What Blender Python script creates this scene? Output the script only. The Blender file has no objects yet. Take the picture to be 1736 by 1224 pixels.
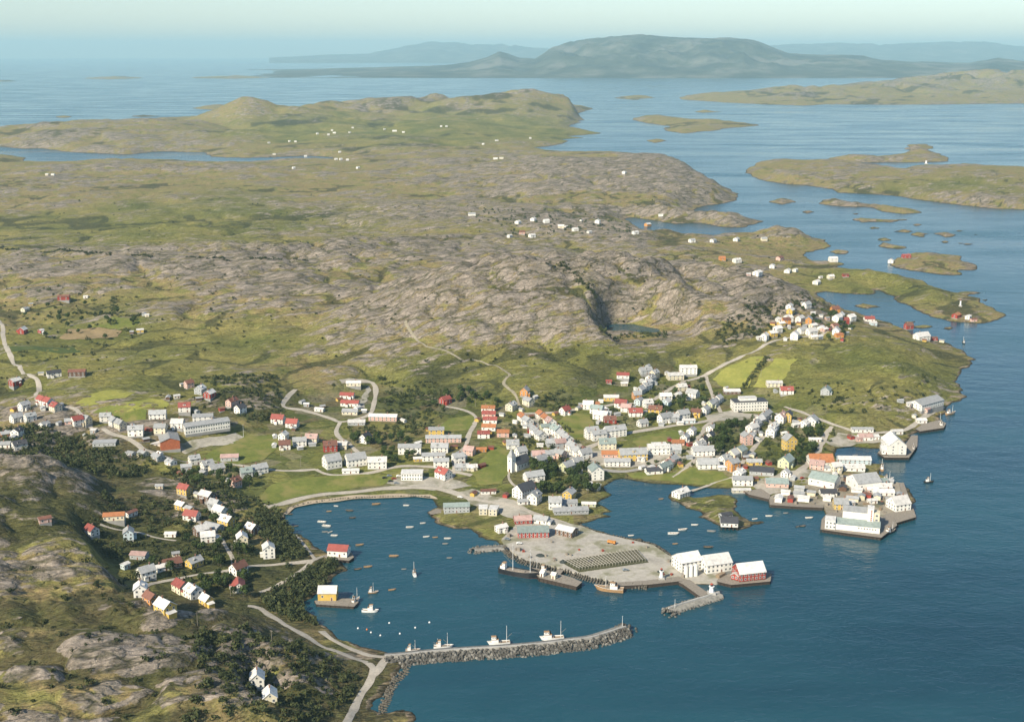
import bpy, math, random
import numpy as np
from mathutils import Vector, Matrix
from mathutils.geometry import delaunay_2d_cdt
random.seed(7); RNG = np.random.default_rng(11)
R = math.radians
scene = bpy.context.scene
# ------------------------------------------------------------------ camera
H = 350.0; FPX = 2095.0; HOR = 88.0
PITCH = math.atan((612 - HOR) / FPX)
cam_d = bpy.data.cameras.new('camera'); cam = bpy.data.objects.new('camera', cam_d)
scene.collection.objects.link(cam)
cam.location = (0, 0, H); cam.rotation_euler = (math.pi / 2 - PITCH, 0, 0)
cam_d.sensor_width = 36; cam_d.sensor_fit = 'HORIZONTAL'; cam_d.lens = 36 * FPX / 1736
cam_d.clip_start = 1; cam_d.clip_end = 300000
scene.camera = cam
# ------------------------------------------------------------------ sky, sun, exposure
SUN_AZ, SUN_EL = R(-140), R(37)     # azimuth measured clockwise from the view direction (+Y)
sd = Vector((math.sin(SUN_AZ) * math.cos(SUN_EL), math.cos(SUN_AZ) * math.cos(SUN_EL), math.sin(SUN_EL)))
world = bpy.data.worlds.new('World'); scene.world = world; world.use_nodes = True
wn = world.node_tree.nodes; wl = world.node_tree.links; wn.clear()
sky = wn.new('ShaderNodeTexSky'); sky.sky_type = 'NISHITA'; sky.sun_disc = False
sky.sun_elevation = SUN_EL; sky.sun_rotation = SUN_AZ
sky.altitude = 300; sky.air_density = 1.0; sky.dust_density = 0.6; sky.ozone_density = 2.5
bg = wn.new('ShaderNodeBackground'); bg.inputs[1].default_value = 0.095
wo = wn.new('ShaderNodeOutputWorld'); wl.new(sky.outputs[0], bg.inputs[0]); wl.new(bg.outputs[0], wo.inputs[0])
sun_d = bpy.data.lights.new('sun', 'SUN'); sun_d.energy = 4.7; sun_d.angle = R(0.6); sun_d.color = (1, 0.91, 0.74)
sun = bpy.data.objects.new('sun', sun_d); scene.collection.objects.link(sun)
sun.rotation_euler = (-sd).to_track_quat('-Z', 'Y').to_euler()
scene.view_settings.view_transform = 'Standard'; scene.view_settings.look = 'None'
scene.view_settings.exposure = 0.7; scene.view_settings.gamma = 1.0; scene.view_settings.use_curve_mapping = False
scene.cycles.volume_bounces = 0; scene.cycles.max_bounces = 4; scene.cycles.diffuse_bounces = 1
scene.cycles.use_adaptive_sampling = True; scene.cycles.adaptive_threshold = 0.02
scene.cycles.glossy_bounces = 2; scene.cycles.transparent_max_bounces = 6
scene.cycles.use_denoising = True
COL = scene.collection
# ------------------------------------------------------------------ projection (used as a measuring tool)
CP, SP = math.cos(PITCH), math.sin(PITCH)
def ray(px, py):
    dx = (np.asarray(px, float) - 868) / FPX; dv = (612 - np.asarray(py, float)) / FPX
    return dx, CP + SP * dv, -SP + CP * dv
def ground(px, py, z=0.0):
    dx, dy, dz = ray(px, py); t = (z - H) / dz
    return dx * t, dy * t
def to_px(x, y, z):
    fy = y * CP - (z - H) * SP; up = y * SP + (z - H) * CP
    return 868 + FPX * x / fy, 612 - FPX * up / fy
def gpoly(pts, z=0.0):
    a = np.array(pts, float); x, y = ground(a[:, 0], a[:, 1], z); return np.stack([x, y], 1)
def T(ox, oy, s, pts): return [(ox + a / s, oy + b / s) for a, b in pts]
# ------------------------------------------------------------------ small numerics
def _hash(ix, iy, seed):
    n = (ix.astype(np.int64) * 374761393 + iy.astype(np.int64) * 668265263 + seed * 974634777) & 0x7fffffff
    n = (n ^ (n >> 13)) * 1274126177 & 0x7fffffff
    return ((n ^ (n >> 16)) & 0xffff).astype(np.float32) / 65535.0
def vnoise(x, y, seed):
    ix = np.floor(x); iy = np.floor(y); fx = (x - ix).astype(np.float32); fy = (y - iy).astype(np.float32)
    fx = fx * fx * fx * (fx * (fx * 6 - 15) + 10); fy = fy * fy * fy * (fy * (fy * 6 - 15) + 10)
    a = _hash(ix, iy, seed); b = _hash(ix + 1, iy, seed); c = _hash(ix, iy + 1, seed); d = _hash(ix + 1, iy + 1, seed)
    return (a + (b - a) * fx) * (1 - fy) + (c + (d - c) * fx) * fy
def fbm(x, y, scale, octv, seed, gain=0.5):
    s = 0; a = 1; n = 0; f = 1.0 / scale
    for o in range(octv):
        s = s + a * (vnoise(x * f + 17.3 * o, y * f - 9.1 * o, seed + o) * 2 - 1); n += a; a *= gain; f *= 2.03
    return s / n
def sstep(a, b, x):
    t = np.clip((x - a) / (b - a), 0, 1); return t * t * (3 - 2 * t)
def inside(poly, x, y):
    res = np.zeros(x.shape, bool); n = len(poly)
    bx = (x >= poly[:, 0].min()) & (x <= poly[:, 0].max()) & (y >= poly[:, 1].min()) & (y <= poly[:, 1].max())
    if not bx.any(): return res
    xs = x[bx]; ys = y[bx]; r = np.zeros(xs.shape, bool); j = n - 1
    for i in range(n):
        xi, yi = poly[i]; xj, yj = poly[j]
        if yi != yj:
            c = ((yi > ys) != (yj > ys)) & (xs < (xj - xi) * (ys - yi) / (yj - yi) + xi); r ^= c
        j = i
    res[bx] = r; return res
def pdist(poly, x, y):
    d = np.full(x.shape, 1e12, np.float32); n = len(poly)
    for i in range(n):
        ax, ay = poly[i]; bx, by = poly[(i + 1) % n]; ex, ey = bx - ax, by - ay; L = ex * ex + ey * ey + 1e-9
        t = np.clip(((x - ax) * ex + (y - ay) * ey) / L, 0, 1)
        d = np.minimum(d, (x - ax - t * ex) ** 2 + (y - ay - t * ey) ** 2)
    return np.sqrt(d)
# ------------------------------------------------------------------ object helpers
def tag(o, label=None, cat=None, group=None, kind=None):
    if label: o['label'] = label
    if cat: o['category'] = cat
    if group: o['group'] = group
    if kind: o['kind'] = kind
    return o
def link(name, me, parent=None, loc=None, rz=None):
    o = bpy.data.objects.new(name, me); COL.objects.link(o)
    if parent: o.parent = parent
    if loc is not None: o.location = loc
    if rz is not None: o.rotation_euler = (0, 0, rz)
    return o
def empty(name, loc, rz=0):
    o = bpy.data.objects.new(name, None); o.empty_display_size = 1; COL.objects.link(o)
    o.location = loc; o.rotation_euler = (0, 0, rz); return o
def np_mesh(name, v, f, mat, smooth=False):
    me = bpy.data.meshes.new(name); v = np.asarray(v, np.float32); f = np.asarray(f, np.int32); k = f.shape[1]
    me.vertices.add(len(v)); me.vertices.foreach_set('co', v.ravel())
    me.loops.add(f.size); me.loops.foreach_set('vertex_index', f.ravel())
    me.polygons.add(len(f)); me.polygons.foreach_set('loop_start', np.arange(0, f.size, k, dtype=np.int32))
    if smooth: me.polygons.foreach_set('use_smooth', np.ones(len(f), bool))
    me.update(calc_edges=True); me.materials.append(mat); return me
class MB:
    def __init__(s): s.v = []; s.f = []; s.m = []
    def add(s, vs, fs, m=0):
        b = len(s.v); s.v += [tuple(p) for p in vs]; s.f += [tuple(i + b for i in q) for q in fs]; s.m += [m] * len(fs); return s
    def box(s, x0, x1, y0, y1, z0, z1, m=0):
        return s.add([(x0, y0, z0), (x1, y0, z0), (x1, y1, z0), (x0, y1, z0), (x0, y0, z1), (x1, y0, z1), (x1, y1, z1), (x0, y1, z1)],
                     [(0, 3, 2, 1), (4, 5, 6, 7), (0, 1, 5, 4), (1, 2, 6, 5), (2, 3, 7, 6), (3, 0, 4, 7)], m)
    def bar(s, p, q, r, n=6, r2=None, m=0):
        p = Vector(p); q = Vector(q); d = (q - p).normalized(); r2 = r if r2 is None else r2
        u = d.orthogonal().normalized(); w = d.cross(u); vs = []
        for c, rr in ((p, r), (q, r2)):
            for i in range(n):
                a = 2 * math.pi * i / n; vs.append(c + (u * math.cos(a) + w * math.sin(a)) * rr)
        fs = [(i, (i + 1) % n, n + (i + 1) % n, n + i) for i in range(n)] + [tuple(range(n - 1, -1, -1)), tuple(range(n, 2 * n))]
        return s.add(vs, fs, m)
    def prism(s, poly, z0, z1, m=0):
        n = len(poly); A = sum(poly[i][0] * poly[(i + 1) % n][1] - poly[(i + 1) % n][0] * poly[i][1] for i in range(n))
        if A < 0: poly = poly[::-1]
        vs = [(p[0], p[1], z0) for p in poly] + [(p[0], p[1], z1) for p in poly]
        return s.add(vs, [tuple(range(n - 1, -1, -1)), tuple(range(n, 2 * n))] + [(i, (i + 1) % n, n + (i + 1) % n, n + i) for i in range(n)], m)
    def mesh(s, name, *mats):
        me = bpy.data.meshes.new(name); me.from_pydata(s.v, [], s.f)
        for m in mats: me.materials.append(m)
        if len(mats) > 1: me.polygons.foreach_set('material_index', s.m)
        return me
    def build(s, name, mat, parent=None, loc=None, rz=None):
        return link(name, s.mesh(name, *(mat if isinstance(mat, (list, tuple)) else [mat])), parent, loc, rz)
# ------------------------------------------------------------------ materials
def new_mat(name):
    m = bpy.data.materials.new(name); m.use_nodes = True; nt = m.node_tree; nt.nodes.clear()
    out = nt.nodes.new('ShaderNodeOutputMaterial'); b = nt.nodes.new('ShaderNodeBsdfPrincipled')
    nt.links.new(b.outputs[0], out.inputs[0]); b.inputs['Specular IOR Level'].default_value = 0.25
    return m, nt, b
def N(nt, kind, **kw):
    n = nt.nodes.new(kind)
    for k, v in kw.items():
        if k in n.inputs.keys() if isinstance(k, str) else False: n.inputs[k].default_value = v
        else: setattr(n, k, v)
    return n
def noise(nt, vec, scale, detail=4, rough=0.55):
    n = nt.nodes.new('ShaderNodeTexNoise'); n.inputs['Scale'].default_value = scale
    n.inputs['Detail'].default_value = detail; n.inputs['Roughness'].default_value = rough
    if vec is not None: nt.links.new(vec, n.inputs['Vector'])
    return n.outputs['Fac']
def ramp(nt, fac, stops):
    r = nt.nodes.new('ShaderNodeValToRGB'); e = r.color_ramp.elements
    while len(e) < len(stops): e.new(0.5)
    for i, (p, c) in enumerate(stops):
        e[i].position = p; e[i].color = (c, c, c, 1) if isinstance(c, (int, float)) else (*c, 1)
    nt.links.new(fac, r.inputs[0]); return r.outputs[0]
def mixc(nt, fac, a, b, mode='MIX'):
    m = nt.nodes.new('ShaderNodeMix'); m.data_type = 'RGBA'; m.blend_type = mode
    for sock, val in ((m.inputs[0], fac), (m.inputs[6], a), (m.inputs[7], b)):
        if isinstance(val, (int, float)): sock.default_value = val
        elif isinstance(val, tuple): sock.default_value = (*val, 1)
        else: nt.links.new(val, sock)
    return m.outputs[2]
def math_n(nt, op, a, b=0.0):
    m = nt.nodes.new('ShaderNodeMath'); m.operation = op; m.use_clamp = op in ('MULTIPLY_ADD',)
    for s, v in ((m.inputs[0], a), (m.inputs[1], b)):
        if isinstance(v, (int, float)): s.default_value = v
        else: nt.links.new(v, s)
    return m.outputs[0]
def bump(nt, b, h, strength, dist):
    n = nt.nodes.new('ShaderNodeBump'); n.inputs['Strength'].default_value = strength; n.inputs['Distance'].default_value = dist
    nt.links.new(h, n.inputs['Height']); nt.links.new(n.outputs[0], b.inputs['Normal'])
def coords(nt, kind='Object', scale=None, rotz=0):
    t = nt.nodes.new('ShaderNodeTexCoord'); o = t.outputs[kind]
    if kind == 'Position' or scale or rotz:
        mp = nt.nodes.new('ShaderNodeMapping'); nt.links.new(o, mp.inputs[0])
        if scale: mp.inputs['Scale'].default_value = scale
        mp.inputs['Rotation'].default_value = (0, 0, rotz); o = mp.outputs[0]
    return o
def wpos(nt): return nt.nodes.new('ShaderNodeNewGeometry').outputs['Position']
def simple_mat(name, col, rough=0.8, var=0.25, scale=0.35, spec=0.25, rnd=0.12):
    m, nt, b = new_mat(name)
    f = noise(nt, wpos(nt), scale, 5, 0.6)
    c = mixc(nt, 1.0, tuple(col), ramp(nt, f, [(0.25, 1 - var), (0.75, 1 + var * 0.3)]), 'MULTIPLY')
    oi = nt.nodes.new('ShaderNodeObjectInfo')
    hv = nt.nodes.new('ShaderNodeHueSaturation'); nt.links.new(c, hv.inputs['Color'])
    mr = nt.nodes.new('ShaderNodeMapRange'); nt.links.new(oi.outputs['Random'], mr.inputs[0])
    mr.inputs[3].default_value = 1 - rnd; mr.inputs[4].default_value = 1 + rnd * 0.4
    nt.links.new(mr.outputs[0], hv.inputs['Value'])
    nt.links.new(hv.outputs[0], b.inputs['Base Color']); b.inputs['Roughness'].default_value = rough
    b.inputs['Specular IOR Level'].default_value = spec
    return m
def board_mat(name, col, period=0.35, axis_v=False):
    """painted timber boarding: fine board relief, weathering streaks"""
    m, nt, b = new_mat(name)
    tc = nt.nodes.new('ShaderNodeTexCoord').outputs['Object']
    w = nt.nodes.new('ShaderNodeTexWave'); w.wave_type = 'BANDS'; w.bands_direction = 'X' if axis_v else 'Z'; w.wave_profile = 'SAW'
    w.inputs['Scale'].default_value = 1 / period / 3.14; nt.links.new(tc, w.inputs['Vector'])
    mp = nt.nodes.new('ShaderNodeMapping'); mp.inputs['Scale'].default_value = (0.5, 0.5, 0.12); nt.links.new(wpos(nt), mp.inputs[0])
    f = noise(nt, mp.outputs[0], 1.0, 5, 0.65)
    c = mixc(nt, 1.0, tuple(col), ramp(nt, f, [(0.25, 0.72), (0.6, 1.0)]), 'MULTIPLY')
    oi = nt.nodes.new('ShaderNodeObjectInfo'); hv = nt.nodes.new('ShaderNodeHueSaturation'); nt.links.new(c, hv.inputs['Color'])
    mr = nt.nodes.new('ShaderNodeMapRange'); nt.links.new(oi.outputs['Random'], mr.inputs[0]); mr.inputs[3].default_value = 0.85; mr.inputs[4].default_value = 1.03
    nt.links.new(mr.outputs[0], hv.inputs['Value']); nt.links.new(hv.outputs[0], b.inputs['Base Color'])
    b.inputs['Roughness'].default_value = 0.7; bump(nt, b, w.outputs['Fac'], 0.25, 0.02)
    return m
def roof_mat(name, col, rough=0.6):
    m, nt, b = new_mat(name)
    tc = nt.nodes.new('ShaderNodeTexCoord').outputs['Object']
    w = nt.nodes.new('ShaderNodeTexWave'); w.bands_direction = 'X'; w.inputs['Scale'].default_value = 1.1; nt.links.new(tc, w.inputs['Vector'])
    w2 = nt.nodes.new('ShaderNodeTexWave'); w2.bands_direction = 'Y'; w2.inputs['Scale'].default_value = 0.9; nt.links.new(tc, w2.inputs['Vector'])
    f = noise(nt, wpos(nt), 0.45, 6, 0.65)
    c = mixc(nt, 1.0, tuple(col), ramp(nt, f, [(0.25, 0.6), (0.55, 0.95), (0.8, 1.08)]), 'MULTIPLY')
    oi = nt.nodes.new('ShaderNodeObjectInfo'); hv = nt.nodes.new('ShaderNodeHueSaturation'); nt.links.new(c, hv.inputs['Color'])
    mr = nt.nodes.new('ShaderNodeMapRange'); nt.links.new(oi.outputs['Random'], mr.inputs[0]); mr.inputs[3].default_value = 0.78; mr.inputs[4].default_value = 1.08
    nt.links.new(mr.outputs[0], hv.inputs['Value']); nt.links.new(hv.outputs[0], b.inputs['Base Color'])
    b.inputs['Roughness'].default_value = rough; b.inputs['Specular IOR Level'].default_value = 0.4
    h = math_n(nt, 'ADD', w.outputs['Fac'], w2.outputs['Fac']); bump(nt, b, h, 0.3, 0.05)
    return m
WALLC = {'W': ('white', (0.83, 0.79, 0.70)), 'C': ('cream', (0.72, 0.64, 0.46)), 'Y': ('yellow', (0.62, 0.42, 0.10)),
         'O': ('orange', (0.62, 0.27, 0.07)), 'R': ('red', (0.34, 0.055, 0.04)), 'G': ('grey', (0.42, 0.43, 0.42)),
         'B': ('brown', (0.14, 0.08, 0.05)), 'P': ('pink', (0.66, 0.42, 0.34)), 'L': ('pale green', (0.55, 0.56, 0.34)),
         'U': ('pale blue', (0.55, 0.64, 0.66))}
ROOFC = {'g': ('grey', (0.37, 0.37, 0.36)), 'l': ('pale', (0.68, 0.65, 0.60)), 'r': ('red', (0.33, 0.085, 0.065)),
         'd': ('dark', (0.06, 0.06, 0.065)), 'o': ('orange', (0.42, 0.17, 0.07)), 'n': ('brown', (0.20, 0.09, 0.06)),
         's': ('slate green', (0.27, 0.32, 0.29)), 'p': ('faded pink', (0.45, 0.30, 0.26))}
WM = {k: board_mat('paint_' + v[0].replace(' ', '_'), v[1]) for k, v in WALLC.items()}
RM = {k: roof_mat('roofing_' + v[0].replace(' ', '_'), v[1]) for k, v in ROOFC.items()}
M_PLINTH = simple_mat('concrete_plinth', (0.32, 0.31, 0.29))
M_CHIM = simple_mat('chimney_brick', (0.30, 0.17, 0.12))
M_TRIM = simple_mat('white_trim', (0.8, 0.79, 0.75), 0.6, 0.1)
M_GLASS, _nt, _b = new_mat('window_glass'); _b.inputs['Base Color'].default_value = (0.025, 0.03, 0.035, 1); _b.inputs['Roughness'].default_value = 0.15; _b.inputs['Specular IOR Level'].default_value = 0.5
M_DOOR = simple_mat('door_paint', (0.20, 0.09, 0.05), 0.6)
M_WOOD = simple_mat('weathered_wood', (0.29, 0.25, 0.20), 0.85, 0.45, 0.8)
M_DARKWOOD = simple_mat('tarred_wood', (0.06, 0.045, 0.035), 0.8, 0.4, 0.8)
M_CONC = simple_mat('concrete', (0.46, 0.44, 0.40), 0.9, 0.35, 0.12)
M_STONE = simple_mat('quarry_stone', (0.235, 0.22, 0.19), 0.9, 0.6, 0.9, rnd=0.6)
M_SHORE = simple_mat('wet_shore_stone', (0.13, 0.115, 0.09), 0.85, 0.6, 0.9)
M_BWTOP = simple_mat('rough_mole_paving', (0.31, 0.29, 0.25), 0.95, 0.55, 0.5)
M_METAL = simple_mat('dull_metal', (0.35, 0.36, 0.37), 0.45, 0.2, 0.5, 0.5)
M_RUST = simple_mat('red_lead_paint', (0.30, 0.06, 0.035), 0.6)
M_HULLK = simple_mat('black_hull_paint', (0.02, 0.021, 0.024), 0.4, 0.2, 0.6, 0.4)
M_HULLG = simple_mat('grey_hull_paint', (0.22, 0.25, 0.27), 0.45)
M_DECK = simple_mat('deck_planks', (0.34, 0.25, 0.16), 0.8, 0.4, 1.0)
M_VARN = simple_mat('varnished_wood', (0.36, 0.22, 0.11), 0.5, 0.3, 1.0)
M_BUOY = simple_mat('buoy_paint', (0.70, 0.20, 0.05), 0.5)
M_BARK = simple_mat('bark', (0.12, 0.10, 0.08), 0.9, 0.4, 2.0)
def leaf_mat(name, c0, c1):
    m, nt, b = new_mat(name)
    f = noise(nt, wpos(nt), 0.22, 4, 0.6)
    c = ramp(nt, f, [(0.3, c0), (0.7, c1)])
    oi = nt.nodes.new('ShaderNodeObjectInfo'); hv = nt.nodes.new('ShaderNodeHueSaturation'); nt.links.new(c, hv.inputs['Color'])
    mr = nt.nodes.new('ShaderNodeMapRange'); nt.links.new(oi.outputs['Random'], mr.inputs[0]); mr.inputs[3].default_value = 0.75; mr.inputs[4].default_value = 1.25
    nt.links.new(mr.outputs[0], hv.inputs['Value']); nt.links.new(hv.outputs[0], b.inputs['Base Color'])
    b.inputs['Roughness'].default_value = 0.85; b.inputs['Specular IOR Level'].default_value = 0.1
    return m
M_LEAF = leaf_mat('birch_leaves', (0.022, 0.040, 0.014), (0.075, 0.098, 0.030))
M_SCRUB = leaf_mat('scrub_leaves', (0.024, 0.036, 0.017), (0.085, 0.092, 0.034))
# ------------------------------------------------------------------ coast lines (traced at sea level)
mainland = [(1400, 1900), (900, 1500), (760, 1300), (703, 1228), (694, 1208), (672, 1202), (650, 1206), (640, 1199), (642, 1184), (650, 1166), (661, 1152), (674, 1140), (684, 1128),
 (672, 1112), (655, 1108), (630, 1106), (604, 1094), (582, 1080), (563, 1066), (546, 1052), (528, 1041), (512, 1033), (506, 1023), (517, 1016), (530, 1010), (548, 996), (560, 980),
 (583, 966), (588, 954), (575, 940), (545, 930), (528, 922), (511, 907), (492, 893), (483, 881), (482, 873), (491, 864), (514, 856), (542, 851), (577, 847), (618, 844.5), (666, 843), (704, 842), (730, 845),
 (739, 853), (747, 861), (730, 868), (742, 879), (755, 886), (775, 892), (797, 895), (814, 906), (826, 914), (842, 918), (852, 926), (866, 938),
 (883, 946), (920, 955), (954, 964), (985, 974), (1016, 984), (1044, 988), (1075, 991), (1096, 994), (1150, 990), (1215, 989), (1240, 985), (1232, 972), (1190, 962), (1150, 950), (1134, 946), (1122, 940), (1106, 922), (1098, 917), (1070, 911), (1052, 912),
 (1035, 909), (1013, 902), (991, 893), (979, 888), (998, 885), (1016, 879), (1044, 876), (1022, 871), (1041, 867), (1022, 859), (1010, 853), (1016, 847), (1038, 839), (1029, 833),
 (1024, 825), (1044, 815), (1057, 812), (1075, 815.6), (1092, 818.5), (1112, 820.6), (1135, 822), (1157, 823), (1177, 825), (1193, 827), (1214, 828), (1240, 828), (1262, 834), (1272, 842), (1303, 848),
 (1306, 855), (1361, 859), (1396, 861), (1402, 880), (1430, 893), (1494, 900), (1515, 886), (1549, 872), (1545, 852), (1530, 820), (1514, 816), (1510, 808), (1495, 804), (1492, 788), (1472, 785), (1471, 778),
 (1420, 779), (1414, 768), (1417, 761), (1425, 758.5), (1450, 757.5), (1473, 760), (1500, 762), (1530, 758), (1541, 752), (1550, 742), (1554, 735), (1572, 726), (1590, 716), (1592, 706), (1602, 700), (1614, 690),
 (1624, 683), (1632, 674), (1626, 664), (1637, 653), (1624, 646), (1629, 638), (1631, 626), (1649, 609), (1634, 596), (1601, 581), (1585, 576), (1551, 569), (1538, 561), (1518, 553), (1485, 541), (1452, 530),
 (1425, 523), (1405, 513), (1389, 502), (1384, 497), (1401, 495), (1431, 498.5), (1461, 500), (1483, 498.5), (1487, 493), (1513, 502), (1528, 513.5), (1555, 528.6), (1585, 540), (1626, 549), (1664, 549), (1701, 543.6),
 (1706, 536), (1675, 521), (1660, 515), (1664, 506), (1640, 501), (1667, 496.6), (1634, 493), (1619, 496), (1585, 487), (1566, 476), (1532, 468), (1506, 470), (1498, 463), (1472, 456), (1438, 461), (1402, 460), (1401, 454),
 (1433, 448), (1412, 441), (1378, 443), (1366, 437), (1363, 428), (1378, 427), (1408, 418), (1401, 407), (1363, 401), (1333, 393), (1303, 389), (1277, 395), (1258, 401), (1205, 402), (1175, 401), (1149, 396), (1113, 396),
 (1082, 388), (1071, 380), (1061, 368), (1100, 373), (1145, 380), (1186, 378), (1224, 386), (1261, 386), (1295, 376), (1265, 371), (1224, 367), (1183, 367), (1160, 363), (1190, 350), (1224, 346), (1248, 340), (1250, 329),
 (1228, 316), (1205, 307), (1190, 295), (1164, 281), (1145, 276), (1113, 268), (1071, 263), (1020, 263), (975, 261), (933, 256), (905, 251), (940, 247), (964, 237), (1009, 233.6), (971, 232), (1023, 226.6), (992, 221.5),
 (950, 218), (981, 207.6), (990, 200.7), (970, 195), (999, 184.5), (975, 178), (900, 175), (802, 178), (767, 180), (722, 181), (664, 184), (612, 182.5), (560, 183), (518, 185), (484, 188), (420, 190), (363, 198), (328, 202),
 (242, 204), (207, 209), (155, 212), (114, 219), (62, 221), (21, 223), (0, 225), (-150, 229), (-400, 236), (-400, 246), (-150, 249), (0, 248), (35, 253.6), (62, 252), (104, 257), (162, 260.5), (214, 262), (276, 257), (339, 259),
 (363, 266), (415, 268), (467, 267), (518, 264), (570, 267), (567, 271), (484, 274), (415, 278), (346, 276), (294, 271), (225, 272.6), (138, 276), (41, 274), (48, 267), (21, 266), (0, 264), (-150, 262), (-600, 264), (-700, 420), (-800, 800), (-900, 1900)]
t3 = lambda p: T(1100, 100, 2.66, p)
islands = [
 t3([(425, 515), (490, 545), (600, 565), (700, 570), (830, 590), (850, 605), (1000, 610), (1120, 620), (1240, 640), (1400, 660), (1550, 675), (1690, 680), (1900, 690), (2150, 640), (2100, 520), (1900, 500), (1690, 495), (1560, 490), (1450, 480), (1200, 480), (1140, 500), (1100, 485), (1000, 477), (830, 462), (680, 465), (540, 460), (490, 470), (430, 505)]),
 t3([(820, 452), (850, 437), (960, 447), (1060, 440), (1160, 422), (1300, 427), (1360, 445), (1350, 464), (1200, 468), (1000, 468), (900, 462)]),
 t3([(1130, 406), (1180, 388), (1250, 385), (1300, 405), (1220, 413)]), t3([(535, 645), (590, 630), (640, 635), (660, 645), (600, 658)]),
 t3([(760, 655), (780, 637), (840, 630), (890, 640), (900, 652), (1000, 658), (1100, 665), (1200, 680), (1240, 695), (1150, 700), (1050, 690), (1000, 670), (900, 668), (830, 664)]),
 t3([(910, 725), (950, 717), (1060, 725), (1160, 725), (1100, 738), (960, 737)]), t3([(1110, 778), (1150, 770), (1200, 778), (1170, 786)]),
 t3([(1160, 795), (1210, 780), (1270, 790), (1240, 804)]), t3([(1280, 787), (1340, 781), (1390, 795), (1340, 810)]), t3([(1370, 772), (1425, 774), (1400, 783)]), t3([(1390, 830), (1490, 834), (1430, 842)]),
 t3([(1030, 815), (1060, 808), (1090, 818), (1060, 822)]), t3([(1025, 845), (1060, 828), (1110, 840), (1165, 850), (1130, 860)]),
 t3([(1080, 930), (1110, 905), (1150, 885), (1200, 872), (1300, 880), (1400, 890), (1410, 910), (1470, 930), (1490, 955), (1400, 955), (1420, 975), (1370, 980), (1250, 965), (1130, 945)]),
 t3([(820, 870), (850, 860), (900, 865), (890, 880), (840, 880)]),
 [(1068, 203), (1100, 196), (1135, 198), (1180, 205), (1220, 207), (1265, 208), (1285, 213), (1240, 218), (1220, 223), (1160, 226), (1120, 222), (1150, 215), (1100, 210)],
 [(1090, 239), (1115, 235), (1133, 239), (1110, 243)], [(1040, 166.5), (1075, 163), (1105, 166), (1075, 170)],
 [(1155, 166), (1200, 161), (1260, 159), (1330, 156), (1400, 152), (1500, 142), (1700, 133), (2100, 130), (2100, 180), (1736, 176), (1500, 178), (1400, 177), (1370, 180), (1300, 178), (1220, 174), (1160, 169)],
 [(94, 198.5), (110, 197), (125, 198.5), (110, 200)], [(163, 206), (180, 203), (200, 205), (180, 208.5)], [(220, 197.5), (245, 195.5), (265, 197.5), (240, 199)],
 [(330, 184), (360, 178), (410, 181), (390, 187), (350, 187)], [(420, 185), (450, 177), (485, 182), (465, 188)], [(700, 222), (720, 220.5), (745, 222), (720, 223)],
 [(-120, 139), (-40, 137), (28, 138.3), (-40, 140)], [(135, 133.6), (190, 131.5), (245, 133), (190, 135)], [(320, 133), (400, 130.5), (470, 132), (400, 134)],
 [(1449, 519), (1465, 515), (1492, 520), (1470, 524)], [(1532, 546), (1551, 545), (1545, 549)], [(1548, 554), (1565, 551), (1578, 553), (1562, 556)], [(1661, 508), (1679, 506.5), (1670, 511)],
 [(1127, 844), (1138, 833), (1154, 829), (1168, 836), (1179, 840), (1207, 839), (1236, 840), (1250, 847), (1253, 856), (1250, 866), (1259, 874), (1275, 880), (1294, 885), (1279, 891), (1250, 896), (1222, 896), (1200, 888), (1181, 880), (1169, 875), (1185, 870), (1178, 867), (1158, 862), (1144, 855), (1132, 851)],
 [(1068, 914), (1085, 910.5), (1103, 917), (1100, 922), (1085, 919)], [(1372, 448), (1385, 446), (1392, 449), (1380, 452)], [(1500, 176.5), (1530, 175), (1555, 176.5)], t3([(985, 762), (1010, 757), (1035, 763), (1008, 767)]), t3([(1440, 792), (1475, 788), (1500, 795), (1465, 799)]), t3([(905, 700), (935, 694), (965, 701), (930, 706)]), t3([(1300, 826), (1335, 820), (1370, 828), (1330, 834)]), t3([(690, 690), (720, 684), (745, 691), (718, 697)]), t3([(1180, 748), (1210, 744), (1240, 750), (1208, 754)]), [(1600, 556), (1612, 553), (1622, 557), (1610, 560)], [(1172, 190), (1190, 187.5), (1214, 190), (1192, 192)]]
C_main = gpoly(mainland); C_isl = [gpoly(p) for p in islands]
# flat made ground and town ground
quay_west = [(856, 924), (884, 946.5), (954, 963.5), (1000, 977), (1044, 986), (1096, 990), (1152, 984), (1215, 986), (1236, 980), (1226, 966), (1190, 957), (1136, 942.5), (1107, 923), (1050, 910.5), (1013, 902), (985, 891), (950, 884), (905, 876), (880, 884), (862, 902), (850, 914)]
quay_east = [(1306, 854), (1361, 857.5), (1397, 858.5), (1404, 872), (1460, 880), (1492, 880), (1518, 872), (1549, 870), (1530, 819), (1512, 815), (1440, 805), (1400, 812), (1360, 822), (1320, 834), (1305, 842)]
town = [(250, 770), (420, 740), (480, 700), (640, 650), (760, 680), (880, 690), (1020, 660), (1160, 630), (1260, 655), (1420, 715), (1530, 735), (1480, 800), (1400, 860), (1300, 850), (1220, 828), (1050, 815), (1030, 860), (1000, 900), (850, 915), (740, 850), (560, 850), (430, 850)]
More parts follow.
